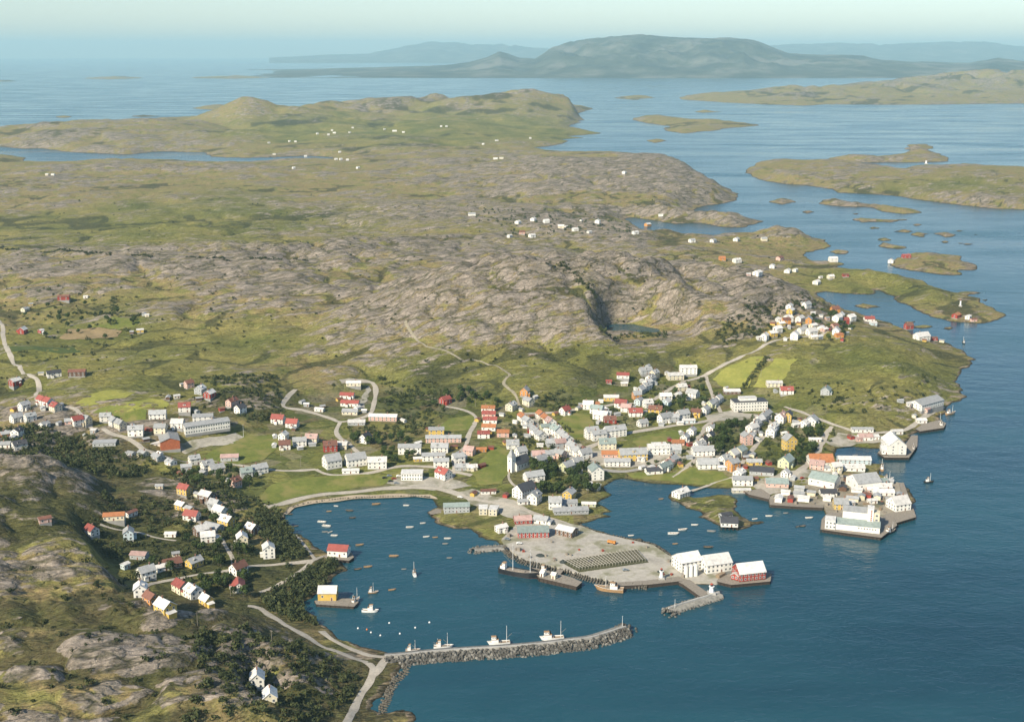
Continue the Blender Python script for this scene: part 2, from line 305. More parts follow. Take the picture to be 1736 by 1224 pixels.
# ------------------------------------------------------------------ terrain
rows = [430.0]
while rows[-1] < 17500:
    d = rows[-1]; rows.append(d + min(d * d * 1.9e-6 + 0.45, d * 0.0065))
rows = np.array(rows, np.float32); NC = 740
tx = np.linspace(-0.62, 0.62, NC).astype(np.float32)
Y = np.repeat(rows[:, None], NC, 1); X = Y * tx[None, :]
print('terrain', Y.shape)
def coast_sd():
    D = np.full(X.shape, -400.0, np.float32)
    ins = inside(C_main, X, Y); D = np.where(ins, 1, -1) * np.minimum(pdist(C_main, X, Y), 4000)
    D = D.astype(np.float32)
    for c in C_isl:
        m = 80 if c[:, 1].max() < 4000 else 500
        b = (X > c[:, 0].min() - m) & (X < c[:, 0].max() + m) & (Y > c[:, 1].min() - m) & (Y < c[:, 1].max() + m)
        if not b.any(): continue
        xs, ys = X[b], Y[b]; s = np.where(inside(c, xs, ys), 1, -1) * pdist(c, xs, ys); D[b] = np.maximum(D[b], s)
    return D
SD = coast_sd()
def blur(a, n):
    for _ in range(n):
        a = (np.roll(a, 1, 0) + np.roll(a, -1, 0) + a * 2) / 4; a = (np.roll(a, 1, 1) + np.roll(a, -1, 1) + a * 2) / 4
    return a
m_town = blur(inside(gpoly(town, 5), X, Y).astype(np.float32), 25)
m_vill = blur((inside(gpoly([(130, 900), (300, 830), (420, 850), (470, 930), (560, 930), (530, 1000), (420, 1030), (300, 1060), (210, 1030)], 15), X, Y) | inside(gpoly([(400, 1150), (430, 1130), (490, 1150), (500, 1200), (430, 1210)], 15), X, Y)).astype(np.float32), 30)
m_quay = blur((inside(gpoly(quay_west, 2), X, Y) | inside(gpoly(quay_east, 2), X, Y)).astype(np.float32), 2)
far = sstep(2500, 6000, Y)
rough_c = fbm(X, Y, 14, 3, 5) * 5 + fbm(X, Y, 45, 3, 55) * 7 + far * fbm(X, Y, 260, 4, 56) * 55
SDn = SD + rough_c * (1 - 0.75 * np.clip(m_town, 0, 1)) * (1 - np.clip(m_quay * 2, 0, 1))
STR = R(28)
U = X * math.cos(STR) + Y * math.sin(STR); V = -X * math.sin(STR) + Y * math.cos(STR)
land = sstep(0, 70, SDn); inl = sstep(30, 260, SDn)
big = fbm(X, Y, 420, 4, 21); mid = fbm(U * 0.5, V, 120, 4, 31)
WX = 16 * fbm(X, Y, 70, 2, 43); WY = 16 * fbm(X, Y, 70, 2, 44)
def billow(scale, seed, st=0.62): return np.minimum(np.abs(fbm((U + WX) * st, V + WY, scale, 2, seed, 0.4)) * 2.2, 1)
bA = billow(150, 41); bB = billow(64, 45); bC = billow(27, 48); bF = np.minimum(np.abs(fbm(U * 0.7, V, 420, 3, 52)) * 2.2, 1)
lod2 = 1 - sstep(2600, 4500, Y)
def blob(pts):
    g = np.zeros(X.shape, np.float32)
    for px, py, rx, ry in pts:
        cx, cy = ground(px, py, 8); g = np.maximum(g, np.exp(-(((X - cx) / rx) ** 2 + ((Y - cy) / ry) ** 2)))
    return g
nearleft = blob([(150, 1120, 260, 170), (300, 950, 130, 110), (100, 930, 160, 110), (420, 1180, 150, 120), (60, 830, 90, 80)])
bD = billow(13, 58)
region = np.clip(0.5 + 0.9 * fbm(X, Y, 520, 3, 23), 0, 1)
calm = 1 - 0.85 * np.clip(m_town, 0, 1) - 0.7 * np.clip(m_vill, 0, 1) * (1 - np.clip(m_town, 0, 1))
Z = np.where(SDn < 0, -4 * (1 - np.exp(np.minimum(SDn, 0) / 9)), 1.3 * (1 - np.exp(-np.maximum(SDn, 0) / 3)))
Z = Z + land * 3.5 + inl * (8 + 9 * big) * (0.35 + 0.65 * calm) + land * calm * (mid * 5 + (bA * 8 * (1 - 0.6 * nearleft) + bB * 4.8 * (1 - 0.45 * nearleft) + bC * 2.0 * lod2 + bD * 1.5 * nearleft) * (0.45 + 0.75 * region) + fbm(U * 0.6, V, 9, 2, 49) * 0.8) + sstep(60, 600, SDn) * far * bF * 26
hills = [(915, 505, 50, 50, 185, 170, -1), (1000, 466, 50, 22, 110, 120, 0), (780, 515, 36, 12, 130, 130, 0), (1215, 492, 42, 26, 140, 200, -1), (1310, 512, 28, 10, 70, 110, 0),
         (30, 800, 45, 24, 65, 85, 0.4), (110, 1130, 40, 18, 150, 95, 0), (-60, 960, 50, 22, 120, 120, 0),
         (412, 214, 0, 42, 190, 280, 0), (485, 212, 0, 40, 240, 300, 0), (880, 196, 0, 58, 420, 700, 0), (780, 198, 0, 26, 500, 500, 0), (560, 205, 0, 22, 400, 500, 0), (660, 202, 0, 20, 400, 400, 0), (955, 196, 0, 26, 240, 350, 0), (150, 232, 0, 22, 500, 500, 0),
         (1120, 285, 30, 18, 300, 700, 0), (1020, 300, 30, 14, 300, 500, 0), (1335, 392, 16, 9, 60, 100, 0), (1470, 462, 14, 7, 80, 80, 0), (1545, 258, 0, 28, 130, 160, 0),
         (1400, 166, 0, 38, 500, 500, 0), (1520, 160, 0, 45, 550, 700, 0), (1250, 168, 0, 18, 400, 300, 0), (1640, 152, 0, 60, 800, 900, 0), (1770, 155, 0, 60, 800, 900, 0), (1330, 167, 0, 16, 300, 300, 0),
         (480, 520, 32, 12, 220, 180, 0), (250, 450, 35, 14, 260, 260, 0), (640, 430, 35, 12, 220, 220, 0), (1540, 640, 14, 9, 120, 140, 0)]
HB = np.zeros_like(Z)
for px, py, zt, amp, rx, ry, rot in hills:
    cx, cy = ground(px, py, zt); dx = X - cx; dy = Y - cy
    rt = 0 if rot == -1 else rot; u = dx * math.cos(rt) + dy * math.sin(rt); v = -dx * math.sin(rt) + dy * math.cos(rt)
    e2 = (u / rx) ** 2 + (v / ry) ** 2; HB += amp * np.exp(-(e2 ** 1.25 if rot == -1 else e2))
crag = fbm(U * 0.7, V, 55, 5, 71, 0.6)
Z = Z + land * (HB * (1 + 0.25 * crag * lod2 + (1 - lod2) * 0.8 * (bF - 0.4)) + np.minimum(HB, 36) * (bB * 0.30 + bC * 0.14) * lod2) * (1 - 0.7 * m_town * (Y < 1300)) * (1 - 0.45 * np.clip(m_vill, 0, 1))
Z = Z * (1 - m_quay) + 1.4 * m_quay * (SD > -3) + np.minimum(Z, 1.4) * m_quay * (SD <= -3)
# valley-side pond on the heath
pondc = [(1018, 552), (1040, 546), (1075, 548), (1090, 552), (1122, 558), (1118, 564), (1085, 563), (1060, 560), (1030, 561)]
PX, PY = ground(1070, 555, 24); PP = gpoly(pondc, 24)
pin = blur(inside(PP, X, Y).astype(np.float32), 3); pb = blur((((X - PX - 14) / 64) ** 2 + ((Y - PY + 45) / 90) ** 2 < 1).astype(np.float32), 20)
Z = Z * (1 - pb) + (23.9 + 0.06 * (Z - 23.9)) * pb; Z = np.where(pin > 0.02, Z * (1 - pin) + 22.2 * pin, Z)
NR = len(rows)
def zat(x, y):
    x = np.atleast_1d(np.asarray(x, float)); y = np.atleast_1d(np.asarray(y, float))
    i = np.clip(np.searchsorted(rows, y) - 1, 0, NR - 2); fy = np.clip((y - rows[i]) / (rows[i + 1] - rows[i]), 0, 1)
    c = np.clip((x / np.maximum(y, 1) + 0.62) / 1.24 * (NC - 1), 0, NC - 1.001); j = c.astype(int); fx = c - j
    return (Z[i, j] * (1 - fx) + Z[i, j + 1] * fx) * (1 - fy) + (Z[i + 1, j] * (1 - fx) + Z[i + 1, j + 1] * fx) * fy
def z1(x, y): return float(zat(x, y)[0])
def hit(px, py):
    """where the line of sight through a photo point meets the terrain"""
    dx, dy, dz = ray(px, py); y = np.geomspace(440, 13000, 2500); t = y / dy; zz = H + dz * t
    below = np.nonzero(zz <= np.maximum(zat(dx * t, y), 0))[0]
    k = below[0] if len(below) else len(y) - 1
    return float(dx * t[k]), float(y[k]), max(float(zat(dx * t[k], y[k])[0]), 0.0)
# masks carried by the ground: rock, lush green, dark heather / scrub
slope_y, slope_x = np.gradient(Z); ds = np.gradient(rows)[:, None]; dxx = (rows * (tx[1] - tx[0]))[:, None]
slope = np.hypot(slope_y / ds, slope_x / dxx)
humps = bA * 0.30 + bB * 0.42 + (bC * 0.34 + bD * 0.25 * nearleft) * lod2 + bF * 0.3 * (1 - lod2)
rockz = sstep(5, 26, HB) * (Y < 4500)
rock = 0.85 * sstep(0.44, 0.74, humps + 0.34 * (region - 0.5) + 0.32 * rockz + 0.20 * fbm(U * 0.6, V, 30, 3, 95) + sstep(0.25, 0.8, slope) * 0.2 - 0.64 * nearleft)
shore_b = (1 - sstep(1.0, 5 + 16 * far, SDn)) * 0.9; rock = np.maximum(rock * (1 - 0.2 * far), shore_b)
green = blob([(100, 600, 260, 240), (250, 680, 200, 120), (600, 800, 260, 90), (900, 660, 240, 130), (1150, 720, 220, 160), (1450, 620, 200, 230), (1100, 600, 220, 110), (1000, 640, 200, 100), (150, 930, 100, 60), (60, 930, 80, 50), (300, 960, 120, 60), (760, 225, 900, 1100), (560, 230, 500, 900), (1500, 480, 120, 120), (1620, 320, 250, 250), (1190, 850, 60, 50), (880, 590, 200, 100), (400, 590, 260, 150), (330, 390, 600, 500)])
green = np.clip(green * 0.8 + 0.42 * fbm(X, Y, 210, 4, 101), 0, 1); rock *= (1 - 0.8 * np.clip(m_town, 0, 1)) ; green = green * (1 - 0.75 * rockz * (1 - nearleft)); rock *= 1 - 0.75 * green * (shore_b < 0.5)
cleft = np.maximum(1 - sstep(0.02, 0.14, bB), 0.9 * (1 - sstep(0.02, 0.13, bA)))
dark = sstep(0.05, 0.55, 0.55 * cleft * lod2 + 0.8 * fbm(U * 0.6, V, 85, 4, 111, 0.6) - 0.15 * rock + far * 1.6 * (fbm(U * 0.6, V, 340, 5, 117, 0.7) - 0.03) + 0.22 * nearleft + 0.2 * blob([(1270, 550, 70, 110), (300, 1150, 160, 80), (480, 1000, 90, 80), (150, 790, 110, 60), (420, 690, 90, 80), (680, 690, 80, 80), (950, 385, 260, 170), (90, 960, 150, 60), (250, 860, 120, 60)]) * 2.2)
keep = SDn > -25
vi = np.full(Z.shape, -1, np.int64)
fk = keep[:-1, :-1] | keep[1:, :-1] | keep[:-1, 1:] | keep[1:, 1:]
vm = np.zeros(Z.shape, bool); vm[:-1, :-1] |= fk; vm[1:, :-1] |= fk; vm[:-1, 1:] |= fk; vm[1:, 1:] |= fk
vi[vm] = np.arange(vm.sum())
F = np.stack([vi[:-1, :-1], vi[:-1, 1:], vi[1:, 1:], vi[1:, :-1]], -1)[fk]
print('terrain quads', len(F))
# ground material
M_GROUND, nt, b = new_mat('heath_and_rock')
pos = wpos(nt)
mp = nt.nodes.new('ShaderNodeMapping'); mp.inputs['Rotation'].default_value = (0, 0, -STR); nt.links.new(pos, mp.inputs[0])
mps = nt.nodes.new('ShaderNodeMapping'); mps.inputs['Scale'].default_value = (0.35, 1, 1); nt.links.new(mp.outputs[0], mps.inputs[0])
at = nt.nodes.new('ShaderNodeVertexColor'); at.layer_name = 'mask'
sep = nt.nodes.new('ShaderNodeSeparateColor'); nt.links.new(at.outputs[0], sep.inputs[0])
n1 = noise(nt, mps.outputs[0], 0.11, 6, 0.68); n2 = noise(nt, pos, 0.035, 5, 0.6); n3 = noise(nt, mps.outputs[0], 0.5, 4, 0.7); n4 = noise(nt, pos, 0.009, 4, 0.6)
heath = ramp(nt, n2, [(0.30, (0.125, 0.13, 0.038)), (0.43, (0.235, 0.21, 0.07)), (0.55, (0.27, 0.20, 0.095)), (0.68, (0.19, 0.19, 0.052)), (0.8, (0.34, 0.28, 0.115))])
grass = ramp(nt, n4, [(0.3, (0.115, 0.128, 0.034)), (0.5, (0.19, 0.182, 0.052)), (0.7, (0.28, 0.238, 0.076))])
grass = mixc(nt, 1.0, grass, ramp(nt, n1, [(0.3, 0.72), (0.7, 1.15)]), 'MULTIPLY')
sepz = nt.nodes.new('ShaderNodeSeparateXYZ'); nt.links.new(pos, sepz.inputs[0])
rockc = ramp(nt, n1, [(0.30, (0.085, 0.074, 0.052)), (0.42, (0.20, 0.168, 0.13)), (0.56, (0.32, 0.265, 0.215)), (0.72, (0.45, 0.375, 0.315))])
rockc = mixc(nt, ramp(nt, math_n(nt, 'MULTIPLY', sepz.outputs[2], 0.1), [(0.05, 0.75), (0.5, 0.0)]), rockc, ramp(nt, n1, [(0.35, (0.10, 0.07, 0.04)), (0.5, (0.27, 0.195, 0.115)), (0.68, (0.40, 0.31, 0.20))]))
def cracks(sc, wd):
    vv = nt.nodes.new('ShaderNodeTexVoronoi'); vv.feature = 'DISTANCE_TO_EDGE'; vv.inputs['Scale'].default_value = sc
    dv = nt.nodes.new('ShaderNodeVectorMath'); dv.operation = 'MULTIPLY_ADD'; nz_ = nt.nodes.new('ShaderNodeTexNoise'); nz_.inputs['Scale'].default_value = sc * 2.2; nz_.inputs['Detail'].default_value = 3; nt.links.new(mps.outputs[0], nz_.inputs['Vector'])
    nt.links.new(nz_.outputs['Color'], dv.inputs[0]); dv.inputs[1].default_value = (0.9 / sc, 0.9 / sc, 0); nt.links.new(mps.outputs[0], dv.inputs[2]); nt.links.new(dv.outputs[0], vv.inputs['Vector'])
    return ramp(nt, vv.outputs['Distance'], [(0.0, 0.0), (wd, 1.0)])
ck1 = cracks(0.045, 0.10); ck2 = cracks(0.16, 0.12); ck = math_n(nt, 'MULTIPLY', math_n(nt, 'ADD', math_n(nt, 'MULTIPLY', ck1, 0.6), 0.4), math_n(nt, 'ADD', math_n(nt, 'MULTIPLY', ck2, 0.4), 0.6))
rockc = mixc(nt, ramp(nt, ck, [(0.25, 0.0), (0.8, 1.0)]), (0.045, 0.045, 0.022), rockc)
gfac = ramp(nt, math_n(nt, 'ADD', sep.outputs[1], math_n(nt, 'MULTIPLY', math_n(nt, 'SUBTRACT', n2, 0.5), 0.9)), [(0.25, 0.0), (0.6, 1.0)])
base = mixc(nt, gfac, heath, grass)
dn = math_n(nt, 'ADD', sep.outputs[2], math_n(nt, 'MULTIPLY', math_n(nt, 'SUBTRACT', n1, 0.5), 1.6))
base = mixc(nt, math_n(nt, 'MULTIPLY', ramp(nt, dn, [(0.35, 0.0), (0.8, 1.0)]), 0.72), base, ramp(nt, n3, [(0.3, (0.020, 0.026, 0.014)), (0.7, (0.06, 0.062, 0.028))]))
rn = math_n(nt, 'ADD', sep.outputs[0], math_n(nt, 'MULTIPLY', math_n(nt, 'SUBTRACT', n1, 0.5), 2.3))
base = mixc(nt, math_n(nt, 'MULTIPLY', ramp(nt, rn, [(0.46, 0.0), (0.66, 1.0)]), 0.92), base, rockc)
vor = nt.nodes.new('ShaderNodeTexVoronoi'); vor.inputs['Scale'].default_value = 0.05; nt.links.new(mp.outputs[0], vor.inputs['Vector'])
vsep = nt.nodes.new('ShaderNodeSeparateColor'); nt.links.new(vor.outputs['Color'], vsep.inputs[0])
plot = ramp(nt, vsep.outputs[0], [(0.0, (0.07, 0.09, 0.022)), (0.25, (0.13, 0.15, 0.032)), (0.45, (0.19, 0.19, 0.05)), (0.62, (0.24, 0.21, 0.14)), (0.8, (0.09, 0.115, 0.028)), (1.0, (0.17, 0.13, 0.07))])
base = mixc(nt, math_n(nt, 'MULTIPLY', at.outputs['Alpha'], 0.6), base, plot)
base = mixc(nt, ramp(nt, math_n(nt, 'MULTIPLY', math_n(nt, 'ADD', sepz.outputs[2], math_n(nt, 'MULTIPLY', n3, 0.8)), 0.2), [(0.10, 1.0), (0.26, 0.0)]), base, (0.035, 0.03, 0.016))
nt.links.new(mixc(nt, 1.0, base, ramp(nt, n3, [(0.3, 0.55), (0.5, 0.95), (0.72, 1.35)]), 'MULTIPLY'), b.inputs['Base Color'])
b.inputs['Roughness'].default_value = 0.95; b.inputs['Specular IOR Level'].default_value = 0.1
bump(nt, b, math_n(nt, 'ADD', math_n(nt, 'ADD', n1, math_n(nt, 'MULTIPLY', n3, 0.4)), math_n(nt, 'MULTIPLY', ck, 0.45)), 1.0, 4.0)
verts = np.stack([X[vm], Y[vm], Z[vm]], 1)
gme = np_mesh('ground', verts, F, M_GROUND, True)
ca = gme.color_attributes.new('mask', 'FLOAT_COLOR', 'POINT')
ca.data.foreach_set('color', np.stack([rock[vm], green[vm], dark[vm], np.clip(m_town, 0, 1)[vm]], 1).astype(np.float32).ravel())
tag(link('ground', gme), kind='structure')
# ------------------------------------------------------------------ sea
M_SEA, nt, b = new_mat('sea_water')
pos = wpos(nt)
mp = nt.nodes.new('ShaderNodeMapping'); mp.inputs['Rotation'].default_value = (0, 0, R(-20)); mp.inputs['Scale'].default_value = (0.6, 1, 1); nt.links.new(pos, mp.inputs[0])
w1 = noise(nt, mp.outputs[0], 0.30, 3, 0.6); w2 = noise(nt, mp.outputs[0], 0.05, 3, 0.55); mp2 = nt.nodes.new('ShaderNodeMapping'); mp2.inputs['Rotation'].default_value = (0, 0, R(-25)); mp2.inputs['Scale'].default_value = (0.3, 1, 1); nt.links.new(pos, mp2.inputs[0]); w3 = noise(nt, mp2.outputs[0], 0.006, 6, 0.65)
b.inputs['Base Color'].default_value = (0.008, 0.045, 0.075, 1)
nt.links.new(mixc(nt, ramp(nt, w3, [(0.35, 0.0), (0.65, 1.0)]), (0.007, 0.038, 0.056), (0.014, 0.066, 0.086)), b.inputs['Base Color'])
nt.links.new(ramp(nt, w3, [(0.35, 0.07), (0.65, 0.30)]), b.inputs['Roughness']); b.inputs['IOR'].default_value = 1.33; b.inputs['Specular IOR Level'].default_value = 0.5
bump(nt, b, math_n(nt, 'ADD', w1, math_n(nt, 'MULTIPLY', w2, 2.5)), 0.7, 0.5)
sea = MB(); ns = 96; rr = [0, 2000, 8000, 25000, 70000]; sv = [(0, 0, 0)]; sf = []
for r_ in rr[1:]:
    sv += [(r_ * math.cos(2 * math.pi * i / ns), r_ * math.sin(2 * math.pi * i / ns), 0) for i in range(ns)]
sf = [(0, 1 + i, 1 + (i + 1) % ns) for i in range(ns)]
for k in range(len(rr) - 2):
    a0 = 1 + k * ns; sf += [(a0 + i, a0 + ns + i, a0 + ns + (i + 1) % ns, a0 + (i + 1) % ns) for i in range(ns)]
sea.add(sv, sf); tag(sea.build('sea', M_SEA), kind='structure')
M_POND = M_SEA
pm = MB(); pm.add([(p[0], p[1], 23.6) for p in gpoly(T(1070, 555, 1 / 1.25, [(a - 1070, c - 555) for a, c in pondc]), 23.6)][::-1], [tuple(range(len(pondc)))])
tag(pm.build('pond', M_POND), kind='structure')
# ------------------------------------------------------------------ far mountains
def ridge(name, prof, y0, y1, yr, seed, amp, base_lift=0.0, cols=620, rws=90):
    """a mountain range as a height field: crest heights along the profile, falling to shore on both sides"""
    p = np.array(prof, float); t = (p[:, 0] - 868) / FPX / CP
    tc = np.linspace(t[0], t[-1], cols); yy = np.linspace(y0, y1, rws)
    XX = yy[:, None] * tc[None, :] * 1.0; YY = np.repeat(yy[:, None], cols, 1)
    _, dy, dz = ray(p[:, 0], p[:, 1]); hz = H + yr * dz / dy
    crest = np.interp(tc, t, hz)[None, :]
    s = (YY - y0) / (yr - y0); up = np.clip(s, 0, 1); dn = np.clip((y1 - YY) / (y1 - yr), 0, 1)
    prof2 = np.where(YY < yr, up ** 0.9, dn ** 0.8)
    nz = fbm(XX, YY, 2200, 5, seed, 0.55); rg = 1 - np.abs(fbm(XX, YY, 1300, 4, seed + 9)) * 2
    rg2 = 1 - np.abs(fbm(XX, YY, 520, 3, seed + 19)) * 2
    ZZ = crest * prof2 * (1 + (0.5 * nz + 0.45 * (rg - 0.4) + 0.22 * (rg2 - 0.4)) * (1 - prof2 ** 3)) * (1 + 0.05 * (rg2 - 0.5)) + amp * nz * prof2 * (1 - prof2)
    ZZ = ZZ - 3 * (1 - np.clip(s * 20, 0, 1)) + base_lift
    idx = np.arange(rws * cols).reshape(rws, cols)
    f = np.stack([idx[:-1, :-1], idx[:-1, 1:], idx[1:, 1:], idx[1:, :-1]], -1).reshape(-1, 4)
    return tag(link(name, np_mesh(name, np.stack([XX, YY, ZZ], -1).reshape(-1, 3), f, M_MTN, True)), kind='structure')
M_MTN, nt, b = new_mat('mountain_heath'); pos = wpos(nt)
n1 = noise(nt, pos, 0.0016, 7, 0.65)
nt.links.new(ramp(nt, n1, [(0.36, (0.015, 0.022, 0.014)), (0.5, (0.05, 0.055, 0.032)), (0.64, (0.15, 0.14, 0.11))]), b.inputs['Base Color']); b.inputs['Roughness'].default_value = 1
bump(nt, b, n1, 1.0, 60)
ridge('mountain', [(430, 126), (530, 121), (600, 116), (700, 113), (760, 111), (800, 106), (830, 97), (848, 88), (860, 91), (880, 99), (905, 100), (930, 82), (960, 72), (990, 67), (1030, 63), (1075, 59), (1100, 62), (1150, 65), (1200, 64), (1240, 65), (1265, 73), (1290, 84), (1310, 91), (1340, 93), (1400, 94), (1430, 95), (1460, 102), (1500, 105), (1560, 107), (1600, 107), (1620, 103), (1645, 98), (1680, 104), (1736, 105), (1900, 99), (2050, 112), (2150, 124)], 17200, 26000, 22000, 301, 120)
ridge('mountain', [(480, 99), (560, 94), (640, 92), (700, 78), (740, 70), (790, 74), (840, 76), (900, 80), (1000, 90), (1200, 84), (1300, 76), (1380, 72), (1450, 77), (1520, 72), (1600, 70), (1680, 78), (1736, 84), (1850, 76), (2000, 90), (2100, 100)], 40000, 56000, 48000, 401, 200, cols=220, rws=30)

# ------------------------------------------------------------------ draped sheets: roads, yards, fields
def spline(pts, step=4.0):
    p = np.array(pts, float); out = []
    for i in range(len(p) - 1):
        a = p[max(i - 1, 0)]; b_ = p[i]; c = p[i + 1]; d = p[min(i + 2, len(p) - 1)]
        n = max(2, int(np.linalg.norm(c - b_) / step))
        for k in range(n):
            t = k / n; out.append(0.5 * (2 * b_ + (c - a) * t + (2 * a - 5 * b_ + 4 * c - d) * t * t + (-a + 3 * b_ - 3 * c + d) * t ** 3))
    out.append(p[-1]); return np.array(out)
def road(name, px, width, mat, lift=0.35):
    w = [hit(*q)[:2] for q in px]; c = spline(w, 4.0); t = np.gradient(c, axis=0); t /= np.linalg.norm(t, axis=1)[:, None] + 1e-9
    n = np.stack([-t[:, 1], t[:, 0]], 1); vs = []; fs = []; cr = np.linspace(-1, 1, 5)
    wob = 0.9 + 0.4 * fbm(c[:, 0], c[:, 1], 16, 3, 77)
    for k in cr:
        q = c + n * (k * width / 2 * wob)[:, None]; vs.append(np.column_stack([q, np.maximum(zat(q[:, 0], q[:, 1]), 0.6) + lift - 0.12 * abs(k)]))
    m = len(c); V_ = np.concatenate(vs)
    for j in range(4):
        a = np.arange(m - 1) + j * m; fs.append(np.stack([a, a + m, a + m + 1, a + 1], 1)[:, ::-1])
    return tag(link(name, np_mesh(name, V_, np.concatenate(fs), mat, True)), kind='structure')
def drape(name, px, mat, step=5.0, lift=0.3, jag=1.0):
    w = np.array([hit(*q)[:2] for q in px]); n = len(w); bd = []
    for i in range(n):
        a, c = w[i], w[(i + 1) % n]; L = np.linalg.norm(c - a); k = max(1, int(L / step))
        for j in range(k): bd.append(a + (c - a) * j / k)
    bd = np.array(bd); bd = bd + np.stack([fbm(bd[:, 0], bd[:, 1], 18, 3, 61), fbm(bd[:, 0], bd[:, 1], 18, 3, 62)], 1) * 5 * jag
    x0, y0 = bd.min(0); x1, y1 = bd.max(0); gx, gy = np.meshgrid(np.arange(x0, x1, step), np.arange(y0, y1, step)); gx = gx.ravel(); gy = gy.ravel()
    m = inside(bd, gx, gy); m[m] &= pdist(bd, gx[m], gy[m]) > step * 0.5
    pts = np.concatenate([bd, np.stack([gx[m], gy[m]], 1)]); nb = len(bd)
    vo, _, fo, *_r = delaunay_2d_cdt([Vector(p) for p in pts], [(i, (i + 1) % nb) for i in range(nb)], [list(range(nb))], 1, 1e-4)
    vo = np.array([tuple(p) for p in vo]); z = np.maximum(zat(vo[:, 0], vo[:, 1]), 0.5) + lift
    me = bpy.data.meshes.new(name); me.from_pydata(np.column_stack([vo, z]).tolist(), [], [list(f) for f in fo]); me.materials.append(mat)
    me.polygons.foreach_set('use_smooth', np.ones(len(me.polygons), bool))
    return tag(link(name, me), kind='structure')
def earth_mat(name, a, c, scale=0.12, dirt=None):
    m, nt, b = new_mat(name); p = wpos(nt); f = noise(nt, p, scale, 6, 0.65); g = noise(nt, p, scale * 6, 4, 0.7)
    col = mixc(nt, 1.0, ramp(nt, f, [(0.3, a), (0.7, c)]), ramp(nt, g, [(0.3, 0.8), (0.7, 1.12)]), 'MULTIPLY')
    if dirt: col = mixc(nt, ramp(nt, noise(nt, p, 0.05, 5, 0.6), [(0.5, 0.0), (0.62, 1.0)]), col, dirt)
    nt.links.new(col, b.inputs['Base Color']); b.inputs['Roughness'].default_value = 0.95; b.inputs['Specular IOR Level'].default_value = 0.1
    bump(nt, b, g, 0.6, 0.3); return m
M_ROAD = earth_mat('gravel_road', (0.33, 0.295, 0.24), (0.45, 0.40, 0.33))
M_TRACK = earth_mat('dirt_track', (0.22, 0.19, 0.13), (0.34, 0.30, 0.22))
M_ASPH = earth_mat('worn_asphalt', (0.22, 0.21, 0.195), (0.33, 0.31, 0.28))
M_YARD = earth_mat('gravel_yard', (0.27, 0.25, 0.21), (0.44, 0.40, 0.33), 0.07, (0.18, 0.17, 0.11))
M_SAND = earth_mat('shore_shingle', (0.30, 0.24, 0.17), (0.44, 0.36, 0.26))
M_MEADOW = earth_mat('meadow_grass', (0.10, 0.125, 0.028), (0.175, 0.185, 0.045), 0.06, (0.20, 0.18, 0.06))
M_HAY = earth_mat('mown_hay_field', (0.19, 0.205, 0.045), (0.30, 0.28, 0.07), 0.05)
M_PLOUGH = earth_mat('ploughed_field', (0.20, 0.15, 0.075), (0.30, 0.22, 0.12), 0.06)
M_CROP = earth_mat('dark_crop', (0.05, 0.075, 0.025), (0.085, 0.10, 0.035), 0.06)
fields = [('hay_field', M_HAY, [(1208, 643), (1240, 622), (1270, 606), (1292, 606), (1278, 628), (1266, 655), (1230, 660)]),
 ('hay_field', M_HAY, [(1276, 656), (1290, 632), (1312, 610), (1350, 608), (1338, 630), (1328, 642), (1304, 656)]),
 ('hay_field', M_HAY, [(129, 684), (150, 670), (190, 661), (231, 667), (206, 676), (170, 684), (140, 688)]),
 ('meadow', M_MEADOW, [(432, 845), (460, 826), (500, 812), (560, 808), (640, 806), (688, 799), (650, 822), (600, 830), (545, 835), (500, 844), (455, 857)]),
 ('meadow', M_MEADOW, [(1070, 752), (1078, 744), (1130, 733), (1182, 724), (1196, 730), (1184, 738), (1160, 742), (1130, 756), (1080, 759)]),
 ('meadow', M_MEADOW, [(1054, 806), (1085, 802), (1130, 806), (1160, 793), (1180, 796), (1230, 803), (1243, 814), (1240, 822), (1190, 823), (1150, 820), (1100, 815), (1060, 810)]),
 ('ploughed_field', M_PLOUGH, [(99, 575), (120, 558), (170, 556), (207, 560), (202, 573), (150, 576)]),
 ('crop_field', M_CROP, [(14, 588), (70, 590), (130, 589), (138, 597), (100, 600), (20, 596)]),
 ('meadow', M_MEADOW, [(345, 772), (380, 756), (420, 742), (470, 738), (474, 760), (450, 780), (400, 788), (360, 786)]),
 ('meadow', M_MEADOW, [(746, 722), (770, 710), (797, 705), (804, 712), (794, 730), (755, 735)]),
 ('meadow', M_MEADOW, [(795, 800), (820, 775), (846, 756), (864, 766), (862, 800), (850, 822), (810, 826)]),
 ('meadow', M_MEADOW, [(940, 722), (970, 700), (1000, 704), (1006, 720), (1010, 738), (975, 742), (950, 736)]),
 ('meadow', M_MEADOW, [(150, 548), (190, 540), (240, 540), (230, 556), (205, 558), (160, 556)]),
 ('hay_field', M_HAY, [(200, 688), (250, 676), (285, 682), (270, 694), (220, 698)]),
 ('meadow', M_MEADOW, [(160, 700), (190, 690), (250, 697), (240, 712), (200, 712)])]
for nm, mt, p in fields: drape(nm, p, mt, 6.0, 0.3)
